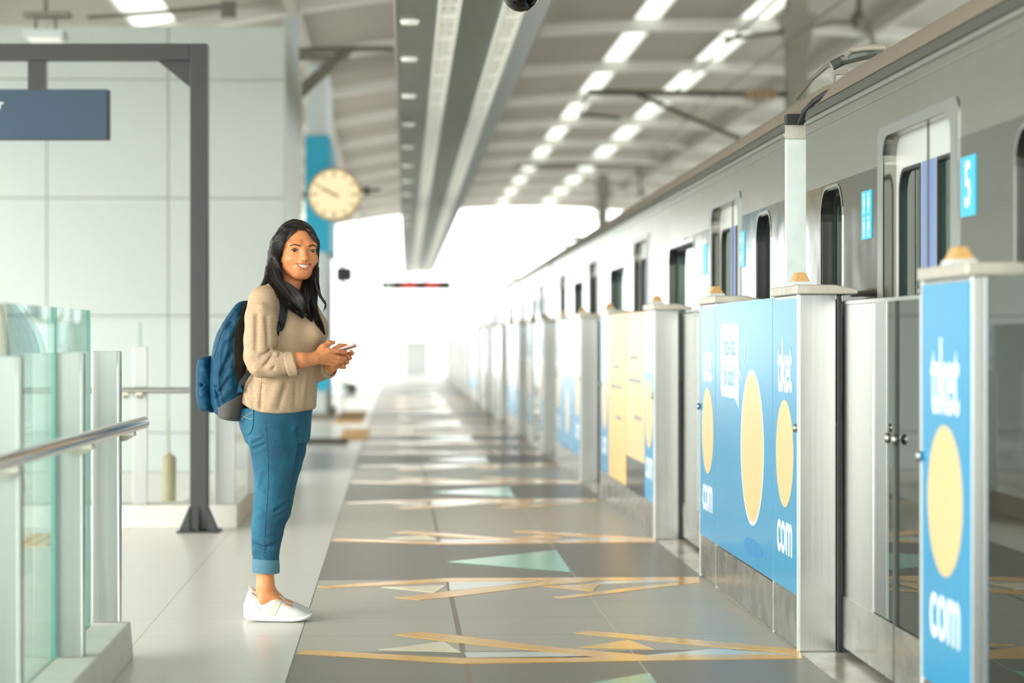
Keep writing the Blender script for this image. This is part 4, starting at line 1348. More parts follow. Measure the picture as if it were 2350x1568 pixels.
# almond openings of the eyes
for s in (-1, 1):
    B_.sub(HE(s * .038, -.0930, -.0006, .0140, .0165, .0031, s * .10), .0016)

# arms and hands
def chain(F, pts, k=.006):
    for (a, b) in zip(pts, pts[1:]):
        F.add(K(pp(*a[:3]), pp(*b[:3]), a[3], b[3]), k)
chain(B_, [(604, 700, -.07, .045), (594, 826, -.105, .038), (640, 832, -.125, .034)], .01)
chain(B_, [(594, 826, -.105, .037), (660, 828, -.125, .0315), (690, 827, -.118, .0295), (722, 823, -.090, .0235)], .012)
chain(B_, [(690, 705, .20, .045), (704, 850, .22, .038), (752, 846, .09, .028), (766, 838, .060, .022)], .01)
# right hand: back of the hand towards the camera
RW = (722, 823, -.088)
for (x, y, w, r) in ((753, 806, -.068, .0125), (756, 815, -.062, .0125), (755, 824, -.056, .0120), (751, 832, -.050, .0110)):
    B_.add(K(pp(*RW), pp(x, y, w), .0190, r), .010)
B_.add(E(pp(740, 817, -.070), (.024, .014, .024), .35), .012)
chain(B_, [(754, 807, -.070, .0112), (774, 806, -.052, .0096), (786, 808, -.030, .0086), (794, 809, -.010, .0074)], .004)
chain(B_, [(757, 817, -.064, .0112), (776, 821, -.046, .0096), (787, 823, -.024, .0086), (792, 822, -.006, .0074)], .004)
chain(B_, [(756, 825, -.058, .0106), (772, 830, -.040, .0092), (782, 830, -.018, .0082), (787, 828, -.002, .0070)], .004)
chain(B_, [(752, 832, -.052, .0098), (763, 837, -.036, .0084), (771, 836, -.018, .0074), (776, 834, -.004, .0064)], .004)
chain(B_, [(728, 815, -.078, .0160), (742, 797, -.062, .0128), (754, 788, -.044, .0102), (765, 786, -.030, .0084)], .009)
B_.add(E(pp(738, 804, -.066), (.016, .011, .016), 0), .010)
# left hand: cradles the phone from below, finger tips wrap to the near edge
LW = (764, 840, .060)
for (x, y, w, r) in ((784, 809, .070, .0118), (781, 818, .070, .0118), (777, 827, .068, .0112), (771, 834, .066, .0104)):
    B_.add(K(pp(*LW), pp(x, y, w), .0170, r), .010)
chain(B_, [(785, 809, .070, .0108), (801, 814, .062, .0094), (808, 811, .040, .0084), (805.5, 806.5, .018, .0074)], .004)
chain(B_, [(781, 818, .070, .0108), (796, 825, .060, .0094), (803, 822, .036, .0084), (798.5, 817.5, .014, .0074)], .004)
chain(B_, [(777, 827, .068, .0102), (790, 834, .056, .0090), (797, 832, .034, .0080), (793, 828, .012, .0072)], .004)
chain(B_, [(771, 834, .066, .0094), (781, 842, .054, .0082), (790, 843, .034, .0074), (787, 839, .014, .0066)], .004)
chain(B_, [(765, 818, .056, .0150), (769, 803, .050, .0125), (780, 795, .052, .0104), (793, 794, .056, .0086)], .008)
# the woman's skin is cut away where deep inside shoes is harmless; mesh it
body = put(B_, 'body', M['skin'], woman)

# nails
nl = MB()
for (px, py, w, r) in ((795, 808.5, -.017, .0045), (765.5, 784.5, -.036, .005), (793, 821.5, -.013, .004), (788, 827.5, -.009, .004)):
    c = pp(px, py, w); nl.sphere(c, (r, r * .7, r * .8), 10, 6)
nl.build('fingernails', simple('nail', srgb(216, 150, 120), .3), woman, True)

# eyes, brows, lashes, lips, teeth
for s in (-1, 1):
    c = hp_(s * .038, -.0752, -.0004)
    e = MB().sphere(c, .0136, 20, 14).build('eye', M['eye_white'], woman, True)
    g = math.radians(14)
    d = np.array([math.sin(g), -math.cos(g), -.01])
    R = Vector(d).to_track_quat('Z', 'Y').to_matrix().to_4x4()
    ic = c + d * .0122
    MB().lathe([(.0001, -.0012), (.0078, -.0012), (.0068, .0010), (.0030, .0020), (.0001, .0023)], 18, Matrix.Translation(ic) @ R).build('iris', M['iris'], e, True)
    MB().sphere(c + d * .0142 + np.array([.0016, 0, .0020]), .0009, 8, 6).build('catchlight_spot', M['eye_white'], e, True)
    b = []
    for i in range(13):
        t = i / 12; x = s * (.0150 + .040 * t)
        z = .0150 + .0060 * math.sin(PI * min(1, t * .76)) - .005 * max(0, t - .65) * 2.2
        b.append((x, z, .0007 + .0023 * math.sin(PI * (.16 + .76 * t)) ** .7))
    pts = []; rr = []
    for x, z, r in b:
        y = -.13
        while y < -.02 and B_.val(hp_(x, y, z)) > .0004: y += .0008
        pts.append(hp_(x, y, z)); rr.append(r)
    MB().tube(pts, rr, 8).build('eyebrow', M['brow'], woman, True)
    for (sg, nm, th) in ((1, 'eyelashes', .0013), (-1, 'eyelashes', .0006)):
        pts = []
        for i in range(11):
            t = -1 + 2 * i / 10
            x = s * .038 + .0147 * t; z = -.0006 + sg * .0033 * math.sqrt(max(0, 1 - t * t)) + (.0006 if sg > 0 else -.0002)
            y = -.12
            while y < -.05 and B_.val(hp_(x, y, z)) > .0006: y += .0006
            pts.append(hp_(x, y, z))
        MB().tube(pts, th, 6).build(nm, M['brow'], woman, True)
xs_ = [-.0345 + .069 * i / 22 for i in range(23)]
def on_face(x, z, lift=0.0):
    y = -.13
    while y < -.03 and B_.val(hp_(x, y, z)) > lift: y += .0005
    return y
pts = []; rr = []
for x in xs_:
    q = abs(x) / .0345
    z = zu(x) + .0026 + .0008 * math.exp(-((q - .25) / .15) ** 2)
    pts.append(hp_(x, on_face(x, z + .0014) + .0012, z)); rr.append(.0008 + .0020 * (1 - q ** 2.4))
MB().tube(pts, rr, 10).build('upper_lip', M['lip'], woman, True)
pts = []; rr = []
for x in xs_:
    q = abs(x) / .0345
    z = zl(x) - .0036 * (1 - q ** 2)
    pts.append(hp_(x, on_face(x, z - .0016) + .0010, z)); rr.append(.0008 + .0031 * (1 - q ** 2.4))
MB().tube(pts, rr, 10).build('lower_lip', M['lip'], woman, True)
tm = MB()
wd = [.0086, .0074, .0076, .0066, .0056]
x = 0
for k, w_ in enumerate(wd):
    for s in (-1, 1):
        xc = s * (x + w_ / 2)
        zt_, zb_ = zu(xc) + .002, max(zl(xc) + .0004, zu(xc) - .0108 + .0010 * (k == 1))
        yy = surf_y(xc) + .0070
        slope = math.degrees(0)
        a0, a1 = xc - w_ * .47, xc + w_ * .47
        P4 = [hp_(a0, surf_y(a0) + .0072, zt_), hp_(a1, surf_y(a1) + .0072, zt_), hp_(a1 - s * 0, surf_y(a1) + .0068, zb_), hp_(a0, surf_y(a0) + .0068, zb_)]
        mid = [hp_(xc, surf_y(xc) + .0060, zt_), hp_(xc, surf_y(xc) + .0056, zb_)]
        bk = hp_(xc, surf_y(xc) + .012, (zt_ + zb_) / 2)
        vs = [P4[0], mid[0], P4[1], P4[3], mid[1], P4[2], bk]
        tm.add(vs, [(0, 1, 4, 3), (1, 2, 5, 4), (0, 3, 6), (2, 6, 5), (0, 6, 1), (1, 6, 2), (3, 4, 6), (4, 5, 6)])
    x += w_
tm.build('teeth', M['tooth'], woman, True)
MB().prism([(a, zu(a) + .004) for a in xs_] + [(a, zl(a) - .002) for a in reversed(xs_)], lambda u, v, w_: hp_(u, surf_y(u) + w_, v), .0100, .0125).build('mouth_inside', simple('mouth_dark', srgb(84, 34, 28), .6), woman)

# ---------------------------------------------------------------- sweater
rows = []
for (y, c, hu) in ((952, 636, 84), (935, 637, 85), (915, 640, 83.5), (895, 643, 81), (870, 647, 79.5), (840, 650, 80), (800, 653, 82), (765, 657, 83), (740, 657, 82), (715, 655, 78), (695, 653, 70), (678, 654, 56), (664, 658, 38), (656, 662, 28)):
    q = pp(c, y, W0); Eh = hu * MS
    b = .165 if y > 700 else (.150 if y > 690 else (.128 if y > 670 else .085))
    if y > 930: b = .17
    a = math.sqrt(max((Eh ** 2 - b * b * .25) / .75, .03 ** 2))
    rows.append((q[2], q[0], W0, a, b))
SW = Field(axis((-.17, .24, .0033)), axis((-.22, .34, .0036)), axis((.82, 1.385, .0033)))
SW.add(LZ(rows, -PHI, 2.2, .012), .02)
# bust
for (px, py, w) in ((722, 762, .015), (728, 758, .115)):
    SW.add(E(pp(px, py, w), (.040, .050, .050), 0), .045)
# shoulders
SW.add(K(pp(612, 688, -.035), pp(645, 676, .02), .056, .050), .035)
SW.add(K(pp(690, 690, .20), pp(668, 676, .10), .052, .048), .035)
# right sleeve
chain(SW, [(604, 692, -.055, .0600), (600, 730, -.085, .0640), (598, 780, -.105, .0650), (596, 818, -.115, .0620), (600, 834, -.120, .0540)], .012)
chain(SW, [(600, 834, -.120, .0540), (630, 835, -.130, .0490), (650, 834, -.130, .0455)], .016)
# left sleeve
chain(SW, [(694, 700, .20, .056), (705, 790, .23, .054), (710, 850, .22, .048), (733, 851, .14, .040), (748, 847, .095, .037)], .014)
# folds: soft ridges and creases at the elbow and down the sleeve
def ridge(a, b, r, k, sub=False):
    A = SW.snap(a[0], a[1]); Bq = SW.snap(b[0], b[1])
    A[1] += a[2]; Bq[1] += b[2]
    pr = K(A, Bq, r, r * .6)
    (SW.sub if sub else SW.add)(pr, k)
for c in (((618, 804, -.001), (598, 818, -.001), .0055), ((627, 811, -.001), (606, 840, .001), .0045), ((641, 811, -.001), (626, 848, .001), .004), ((634, 800, .0), (610, 806, -.001), .005)):
    ridge(c[0], c[1], c[2], .012, True)
for c in (((622, 808, .004), (604, 828, .004), .006), ((634, 813, .004), (617, 845, .004), .006)):
    ridge(c[0], c[1], c[2], .012)
for c in (((600, 705, .006), (603, 800, .006), .010), ((580, 730, .006), (577, 820, .006), .008), ((588, 850, .004), (650, 862, .004), .006),
          ((575, 885, .005), (590, 925, .006), .008), ((640, 880, .006), (620, 935, .006), .009), ((700, 860, .006), (690, 930, .006), .008), ((566, 905, .004), (575, 935, .004), .010), ((712, 925, .004), (718, 938, .004), .010)):
    ridge(c[0], c[1], c[2], .022)
for c in (((590, 725, .0), (588, 800, .0), .005), ((612, 730, .0), (614, 790, .0), .004), ((600, 885, .0), (598, 938, .0), .003), ((655, 885, .0), (640, 935, .0), .004), ((680, 880, .0), (676, 930, .0), .004), ((577, 888, 0), (583, 920, 0), .004)):
    ridge(c[0], c[1], c[2], .016, True)
# hem: higher at the back
hx = [pp(p, 900, 0)[0] for p in (548, 560, 580, 605, 640, 680, 700, 712, 724, 740)]
hz = [pp(0, y, W0)[2] for y in (921, 928, 938, 945, 948.5, 946, 942, 941, 939, 934)]
SW.clip(lambda x, y, z: np.interp(x.ravel(), hx, hz).reshape(x.shape) - z, .012)
# cuff mouth
SW.sub(K(pp(652, 829, -.128), pp(700, 829, -.128), .036, .036), .003)
# neck hole
SW.sub(K(pp(664, 662, W0), pp(664, 640, W0 - .01), .060, .07), .006)
sweater = put(SW, 'sweater', M['knit'], woman)
CF = Field(axis((-.0, .09, .002)), axis((-.2, -.05, .002)), axis((.95, 1.1, .002)))
a, b = pp(655, 836, -.130), pp(679, 835, -.128)
CF.add(K(a, b, .0490, .0490), .004)
ax_ = (b - a) / np.linalg.norm(b - a); ax_ = ax_ + np.array([0, 0, .22]); ax_ /= np.linalg.norm(ax_)
mid = (a + b) / 2
CF.clip(lambda x, y, z: np.abs((x - mid[0]) * ax_[0] + (y - mid[1]) * ax_[1] + (z - mid[2]) * ax_[2]) - .0215, .010)
CF.sub(K(a - ax_ * .02, b + ax_ * .02, .0385, .0385), .004)
put(CF, 'rolled_cuff', M['knit_plain'], sweater)
CF = Field(axis((.10, .24, .0025)), axis((.0, .2, .0025)), axis((.95, 1.1, .0025)))
CF.add(K(pp(738, 850, .12), pp(752, 846.5, .085), .0405, .0395), .004)
CF.sub(K(pp(748, 847.5, .095), pp(775, 840, .03), .033, .033), .004)
put(CF, 'rolled_cuff', M['knit_plain'], sweater)
# side seam of the sweater
pts = [SW.snap(px, py, lift=.0006) for (px, py) in ((600.5, 868), (600, 880), (597.5, 895), (596, 910), (595.5, 925), (594, 938))]
MB().tube(pts, .0011, 6).build('side_seam', simple('knit_seam', srgb(168, 140, 108), .85), sweater, True)

# ---------------------------------------------------------------- jeans
JE = Field(axis((-.19, .17, .0036)), axis((-.13, .31, .004)), axis((.185, .90, .004)))
rows = []
for (y, l, r_) in ((935, 556, 716), (950, 553, 713), (965, 551, 712), (980, 553.5, 711), (1000, 562, 709), (1018, 569, 705)):
    q = pp((l + r_) / 2, y, W0 + .012); Eh = (r_ - l) / 2 * MS
    b = .155
    a = math.sqrt(max(Eh ** 2 - b * b * .12, .001) / .88)
    rows.append((q[2], q[0], W0 + .012, a, b))
JE.add(LZ(rows, -math.radians(20), 2.3, .012), .02)
JN = [(985, 621, .094, .012), (1008, 626, .094, .012), (1031, 627.5, .089, .014), (1060, 627, .081, .016), (1082, 626, .0745, .018), (1105, 625, .0695, .02), (1123, 624, .0660, .02), (1145, 621.5, .0655, .02), (1163, 619.5, .0645, .02), (1187, 615.5, .0610, .02), (1211, 611.5, .0585, .02), (1240, 610, .0545, .02), (1262, 609.5, .0520, .02), (1300, 610, .0510, .02)]
JF = [(985, 655, .090, .15), (1031, 652, .086, .155), (1065, 647, .078, .16), (1096, 642, .070, .165), (1125, 638, .0660, .165), (1150, 634, .0650, .165), (1172, 630, .0640, .165), (1187, 624, .0590, .165), (1205, 620, .0560, .165), (1224, 617, .0555, .165), (1245, 613, .0530, .165), (1262, 611.5, .0510, .165), (1296, 611, .0500, .165)]
for J in (JN, JF):
    for a, b in zip(J, J[1:]):
        JE.add(K(pp(a[1], a[0], a[3]), pp(b[1], b[0], b[3]), a[2], b[2]), .012)
def jr(a, b, r, k, sub=False, lift=.004):
    A = JE.snap(*a); Bq = JE.snap(*b); A[1] += lift; Bq[1] += lift
    (JE.sub if sub else JE.add)(K(A, Bq, r, r * .5), k)
for a, b, r in (((578, 1012), (600, 1003), .006), ((578, 1024), (606, 1012), .006), ((580, 1038), (604, 1030), .005), ((590, 1100), (605, 1125), .006), ((600, 1085), (594, 1118), .005), ((650, 1150), (628, 1165), .007), ((655, 1165), (636, 1182), .006), ((650, 1185), (634, 1192), .006), ((585, 1190), (600, 1180), .005), ((583, 1240), (605, 1250), .005), ((640, 1235), (618, 1246), .005), ((585, 1265), (630, 1262), .006), ((672, 985), (690, 965), .007), ((640, 1215), (620, 1222), .005)):
    jr(a, b, r, .018)
for a, b, r in (((580, 1018), (602, 1008), .003), ((582, 1031), (605, 1021), .003), ((652, 1158), (632, 1173), .004), ((650, 1177), (634, 1187), .004), ((690, 960), (700, 948), .006), ((682, 985), (676, 1060), .003), ((640, 1243), (616, 1254), .003), ((586, 1250), (612, 1258), .003)):
    jr(a, b, r, .014, True, 0.0)
JE.clip(lambda x, y, z: pp(0, 1300, .09)[2] - z + 0 * x + 0 * y, .004)
jeans = put(JE, 'jeans', M['denim'], woman)
for (x0, y0, w, r) in ((610, 1299, .02, .0545), (611, 1292, .165, .0525)):
    t, b = pp(x0 - .5, y0 - 16, w), pp(x0, y0 + 16, w)
    prof = []
    for i in range(21):
        k = i / 20
        prof.append((r - .0025 * math.cos(PI * 2 * k) * .3 + .0012 * math.sin(k * 9), k))
    vs = []; n = 48
    cf = MB()
    ring = [(r * .86, 1.0 - .05), (r * .985, 1.0), (r, .96), (r * 1.012, .5), (r, .05), (r * .98, .0), (r * .84, .02), (r * .84, .9)]
    vs = []
    for (rr_, k) in ring:
        c = b + (t - b) * k
        for j in range(n):
            a = 2 * PI * j / n
            q = rr_ * (1 + .018 * math.sin(3 * a + 1 + 2 * k))
            vs.append((c[0] + q * math.cos(a), c[1] + q * math.sin(a), c[2] + .002 * math.sin(2 * a)))
    fs = [(i * n + j, i * n + (j + 1) % n, ((i + 1) % len(ring)) * n + (j + 1) % n, ((i + 1) % len(ring)) * n + j) for i in range(len(ring)) for j in range(n)]
    cf.add(vs, fs); cu = cf.build('turned_cuff', M['denim_cuff'], jeans, True)
def jline(pts, r, mat, name, lift=.0004):
    out = []
    for (a, b) in zip(pts, pts[1:]):
        for i in range(4):
            t = i / 4; out.append(JE.snap(a[0] + (b[0] - a[0]) * t, a[1] + (b[1] - a[1]) * t, lift=lift))
    out.append(JE.snap(*pts[-1], lift=lift))
    return MB().tube(out, r, 6).build(name, mat, jeans, True)
sline = [(609, 950), (611, 985), (614, 1020), (616, 1060), (616, 1100), (614.5, 1140), (611, 1180), (608.5, 1220), (608, 1255), (608.5, 1282)]
jline(sline, .0013, M['seam'], 'side_seam'); jline([(x - 2.2, y) for x, y in sline], .0006, M['denim_cuff'], 'seam_ridge')
pk = [(552.5, 952), (556, 978), (567, 999), (577, 991), (581, 975), (582.5, 945)]
def pocket_fn(x, y, z):
    d = DP + y
    U = (x + U0) / d * FPX + 1175; V = HORIZON - (z - EYE) / d * FPX
    r = -1e3
    poly = [(540, 938), (552, 976), (567, 1000), (577, 992), (581.5, 975), (583, 938)]
    for (a, b) in zip(poly, poly[1:] + poly[:1]):
        ex, ey = b[0] - a[0], b[1] - a[1]; L = math.hypot(ex, ey)
        r = np.maximum(r, ((U - a[0]) * ey - (V - a[1]) * ex) / L)
    return np.maximum(r * MS, (y - .06))
def pocket_fn2(x, y, z):
    v = pocket_fn(x, y, z)
    return v
# orientation-safe: pick the sign that makes the polygon's middle negative
_s = pocket_fn(*[np.array(q).reshape(1, 1, 1) for q in JE.snap(568, 968)])
if float(np.asarray(_s).ravel()[0]) > 0:
    def pocket_fn2(x, y, z):
        d = DP + y
        U = (x + U0) / d * FPX + 1175; V = HORIZON - (z - EYE) / d * FPX
        r = -1e3
        poly = [(540, 938), (552, 976), (567, 1000), (577, 992), (581.5, 975), (583, 938)][::-1]
        for (a, b) in zip(poly, poly[1:] + poly[:1]):
            ex, ey = b[0] - a[0], b[1] - a[1]; L = math.hypot(ex, ey)
            r = np.maximum(r, ((U - a[0]) * ey - (V - a[1]) * ex) / L)
        return np.maximum(r * MS, (y - .06))
put(JE.shell(.0032, pocket_fn2), 'back_pocket', M['denim'], jeans)
jline([(553.5, 976), (567, 998), (576, 990.5), (580, 974.5), (581, 948)], .0009, M['denim_cuff'], 'pocket_stitch', .0040)
jline([(553, 952), (560, 957), (567, 953), (574, 948), (581, 947)], .0008, M['stitch'], 'pocket_stitch', .0040)
jline([(553, 962), (560, 957), (568, 960), (574, 962), (581, 960)], .0008, M['stitch'], 'pocket_stitch', .0040)

# ---------------------------------------------------------------- shoes
def make_shoe(w, dy, name):
    f = lambda px, py: pp(px, py + dy, w)
    fx = lambda px: f(px, 1400)[0]; fz = lambda py: f(600, py)[2]
    g = fz(1427.5)
    U = Field(axis((fx(556), fx(720), .0021)), axis((w - .06, w + .06, .0021)), axis((-.004, fz(1340), .0021)))
    z = lambda py: fz(py) - g + .001
    up = [(563, .022, 1388), (570, .028, 1368), (577, .031, 1360), (586, .033, 1362), (600, .035, 1366), (616, .036, 1370), (628, .037, 1371), (640, .038, 1376), (655, .040, 1383), (670, .0415, 1390), (685, .040, 1396), (698, .034, 1402), (708, .025, 1407), (714, .012, 1411)]
    U.add(LX([(fx(p), w - .002 * (p - 560) / 100, b, z(1424), z(t)) for p, b, t in up], 2.3), .006)
    U.sub(E(f(601, 1358), (.0345, .027, .0400), 0), .006)
    U.sub(K(f(604, 1372), f(612, 1350), .031, .036), .006)
    sh = put(U, name, M['shoe'], woman)
    So = Field(axis((fx(555), fx(722), .0021)), axis((w - .06, w + .06, .0021)), axis((-.004, fz(1385), .0021)))
    so = [(559, .014, 1412, 1394), (563, .030, 1420, 1396), (572, .036, 1425, 1400), (585, .038, 1426.5, 1403), (605, .039, 1427.5, 1406), (630, .040, 1427.8, 1409), (655, .043, 1427.8, 1413), (675, .045, 1427.5, 1414.5), (690, .043, 1426, 1414), (703, .036, 1423, 1412), (712, .026, 1418, 1409.5), (717, .010, 1414, 1408)]
    So.add(LX([(fx(p), w - .002 * (p - 560) / 100, b, z(lo), z(hi)) for p, b, lo, hi in so], 3.2), .004)
    put(So, 'sole', M['sole'], sh)
    def band(x, y, zz):
        d = DP + y
        Upx = (x + U0) / d * FPX + 1175; V = HORIZON - (zz - EYE) / d * FPX - dy
        t = (1412 - V) / 38.0
        l = 611 + 22 * t; r = 632 + 19 * t
        return np.maximum(np.maximum(l - Upx, Upx - r), V - 1414) * MS
    put(U.shell(.0018, band), 'elastic_band', M['elastic'], sh)
    def heel(x, y, zz):
        d = DP + y
        Upx = (x + U0) / d * FPX + 1175; V = HORIZON - (zz - EYE) / d * FPX - dy
        t = (1405 - V) / 50.0
        return np.maximum(Upx - (599 - 24 * t), V - 1408) * MS
    put(U.shell(.0014, heel), 'heel_panel', M['sole'], sh)
    def slot(x, y, zz):
        d = DP + y
        Upx = (x + U0) / d * FPX + 1175; V = HORIZON - (zz - EYE) / d * FPX - dy
        c = 1386.2 + (Upx - 652) * .30
        return np.maximum(np.maximum(np.abs(V - c) - 2.6 - .04 * (Upx - 662), np.abs(Upx - 662) - 10), (y - w) / MS) * MS
    put(U.shell(.0012, slot), 'instep_opening', M['skin'], sh)
    p0 = f(575, 1364)
    MB().tube([p0 + np.array(q) for q in ((-.002, .007, 0), (-.006, .007, .013), (-.004, .0, .019), (-.006, -.007, .013), (-.002, -.007, 0), (.002, .0, .004))], .0022, 6).build('pull_tab', M['elastic'], sh, True)
    return sh
make_shoe(.02, 0, 'shoe'); make_shoe(.165, -9.5, 'shoe')

# ---------------------------------------------------------------- hair
LOCKS = [
 [(678, 516, .05, .018), (655, 528, .025, .026), (641, 553, .015, .024), (634, 590, .035, .024), (630, 625, .025, .030), (634, 652, -.02, .032), (650, 676, -.075, .026), (668, 697, -.100, .022), (684, 714, -.098, .016), (696, 730, -.090, .005)],
 [(664, 522, .09, .026), (634, 553, .085, .024), (628, 605, .095, .028), (620, 645, .09, .028), (600, 672, .05, .018), (580, 694, .045, .012), (567, 706, .04, .004)],
 [(676, 524, .14, .055), (662, 575, .165, .055), (655, 630, .165, .055), (652, 675, .16, .045), (648, 705, .15, .02)],
 [(688, 516, .05, .016), (711, 531, .045, .020), (724, 558, .05, .012), (725, 600, .06, .012), (721, 640, .045, .018), (715, 675, .005, .024), (716, 705, -.045, .022), (727, 732, -.058, .016), (738, 752, -.050, .010), (746, 769, -.040, .002)],
 [(714, 596, .11, .020), (709, 640, .085, .022), (701, 678, -.01, .024), (698, 702, -.070, .020), (706, 722, -.078, .012), (716, 738, -.07, .004)],
 [(640, 650, -.01, .018), (664, 664, -.055, .020), (684, 684, -.085, .022), (694, 706, -.094, .014), (701, 722, -.09, .004)],
 [(726, 640, .02, .008), (732, 672, -.01, .007), (742, 690, -.02, .005), (747, 700, -.02, .003), (742, 716, -.02, .001)],
 [(626, 610, .08, .012), (620, 640, .06, .012), (612, 664, .03, .012), (592, 682, .02, .009), (578, 700, .02, .004)],
]
HA = Field(axis((-.15, .2, .003)), axis((-.14, .28, .0032)), axis((1.14, 1.63, .003)))
HA.add(HE(0, .024, .030, .0845, .105, .0955), .01)
HA.add(HE(-.004, .062, -.02, .080, .066, .10), .03)
for s in (-1, 1):
    HA.add(HK((s * .070, .0, .03), (s * .074, .03, -.06), .018, .022), .02)
chain(HA, [(705, 590, .17, .035), (702, 640, .16, .035), (694, 690, .13, .03)], .02)
for L in LOCKS[:6]:
    q = [(a, b, c, r * .64) for a, b, c, r in L]
    chain(HA, q, .012)
# the face opening, with the hairline rising to the parting
def face_fn(x, y, z):
    dx, dy, dz = x - HC[0], y - HC[1], z - HC[2]
    a = dx * ch_ + dy * sh_; b = -dx * sh_ + dy * ch_
    t = np.clip((dz + .02) / .10, 0, 1)
    half = .0690 - .052 * t ** 2.6
    lowv = np.clip((-.05 - dz) / .07, 0, 1)
    half = half - .020 * lowv
    d = np.maximum(np.abs(a - .002) - half, dz - .079)
    d = np.maximum(d, -.165 - dz)
    return np.maximum(d, b + .036 - .012 * np.clip(dz / .08, 0, 1))
HA.sub((face_fn, (hp_(0, 0, -.05) - .16, hp_(0, 0, -.05) + .16)), .008)
# the parting
hair = put(HA, 'hair', M['hair'], woman)
rng = random.Random(4)
st = MB()
def strand_mb(mb, path, r, n=3):
    mb.tube(path, r, n, cap=False)
def spline(P, m):
    P = [np.array(p) for p in P]
    out = []
    n = len(P) - 1
    for i in range(m + 1):
        t = i / m * n; k = min(int(t), n - 1); u = t - k
        p0, p1, p2, p3 = P[max(k - 1, 0)], P[k], P[k + 1], P[min(k + 2, n)]
        out.append(.5 * ((2 * p1) + (-p0 + p2) * u + (2 * p0 - 5 * p1 + 4 * p2 - p3) * u * u + (-p0 + 3 * p1 - 3 * p2 + p3) * u ** 3))
    return out
for li, (L, N) in enumerate(zip(LOCKS, (420, 300, 160, 380, 260, 240, 30, 80))):
    base_ = [np.append(pp(a, b, c), r) for a, b, c, r in L]
    for i in range(N):
        ang = rng.uniform(0, 2 * PI); rad = math.sqrt(rng.uniform(.36, 1.0)) if rng.random() < .92 else rng.uniform(.98, 1.12)
        t0 = 0.0 if li not in (6, 7) else rng.uniform(0, .2); t1 = rng.uniform(.86, 1.02)
        sp_ = spline(base_, 16)
        path = []
        for k, q in enumerate(sp_):
            f = k / 16
            if f > t1: break
            d = sp_[min(k + 1, 16)][:3] - sp_[max(k - 1, 0)][:3]; d = d / (np.linalg.norm(d) + 1e-9)
            a = np.cross(d, np.array([0, 0, 1.0])); a = a / (np.linalg.norm(a) + 1e-6); b = np.cross(d, a)
            wob = ang + .25 * math.sin(4 * f + i)
            rr_ = max(q[3], .0015) * rad * (min(1.0, .25 + 3.2 * f) if li < 4 else 1.0)
            path.append(q[:3] + (a * math.cos(wob) + b * math.sin(wob)) * rr_)
        if len(path) > 3:
            m = len(path)
            strand_mb(st, path, [.0009 * (1 - .55 * (j / m)) for j in range(m)])
# strands combed over the skull from the parting
for i in range(1300):
    s = -1 if i % 2 else 1
    t = rng.random()
    y0 = -.070 + .19 * t
    z0 = .128 - 4.2 * (y0 - .024) ** 2
    yb = rng.uniform(-.012, .06) + .06 * t; zb = rng.uniform(-.10, -.02)
    path = []
    for k in range(11):
        u = k / 10
        th = u * PI * .62
        yy = y0 + (yb - y0) * u ** .9
        # ride on the hair shell
        x = s * (.004 + .0865 * math.sin(min(th, PI / 2)))
        zz = .030 + .0965 * math.cos(th) if th < PI / 2 else .030 + (zb - .030) * (th - PI / 2) / (PI * .12)
        e = ((x / .0850) ** 2 + ((yy - .024) / .106) ** 2)
        if zz > .03:
            if e < 1: zz = .030 + .0962 * math.sqrt(1 - e)
            else:
                x *= 1 / math.sqrt(e)
        p = hp_(x, yy, zz)
        if HA.val(p) < .0012:
            # push out to the surface
            c = hp_(0, .024, .03); d = p - c; d /= np.linalg.norm(d) + 1e-9
            for _ in range(24):
                if HA.val(p) > .0012: break
                p = p + d * .0012
        for _ in range(40):
            if HA.val(p) < .0016: break
            d = hp_(0, .03, .0) - p; p = p + d / np.linalg.norm(d) * .0012
        if float(np.asarray(face_fn(*[np.array(q).reshape(1, 1, 1) for q in p])).ravel()[0]) < .001: break
        path.append(p)
    if len(path) > 4: strand_mb(st, spline(path, 20), .0010)
# loose wisps
for (pts, n) in (([(727, 600, .05), (729, 650, .03), (733, 668, .01), (739, 684, .0)], 10), ([(640, 520, .06), (622, 560, .08), (618, 610, .08), (610, 648, .07), (590, 674, .05)][1:], 4), ([(743, 690, -.02), (749, 699, -.02), (746, 709, -.02)], 6)):
    for i in range(n):
        P_ = [pp(a + rng.uniform(-2.5, 2.5), b + rng.uniform(-2.5, 2.5), c) for a, b, c in pts]
        strand_mb(st, spline(P_, 12), .0005)
sto = st.build('hair_strands', M['hair'], hair, True)

# ================================================================ BACKPACK
bag = thing('backpack', 'navy and charcoal backpack worn on the woman\'s back', 'backpack', (PB.x, PB.y, 0), -PSI)
def bag_rows(rows, w, b):
    out = []
    for (y, l, r_) in rows:
        q = pp((l + r_) / 2, y, w); Eh = (r_ - l) / 2 * MS
        out.append((q[2], q[0], w, max(Eh * .90, .012), b if not callable(b) else b(y)))
    return out
RB = -math.radians(12)
def width(y): return .135 - .045 * max(0, (760 - y) / 70) ** 1.5
BF = Field(axis((-.34, -.06, .0033)), axis((-.12, .30, .0036)), axis((.76, 1.30, .0033)))
BF.add(LZ(bag_rows([(688, 556, 574), (702, 549, 576), (718, 536, 578), (740, 520, 580), (765, 505, 580), (790, 496, 580), (820, 490, 580), (860, 485, 580), (900, 486, 578), (925, 490, 574), (946, 500, 570), (958, 520, 564), (966, 536, 560)], .085, width), RB, 2.9, .03), .02)
def bfold(a, b, r, k, sub=False):
    A = BF.snap(*a); Bq = BF.snap(*b)
    (BF.sub if sub else BF.add)(K(A, Bq, r, r * .6), k)
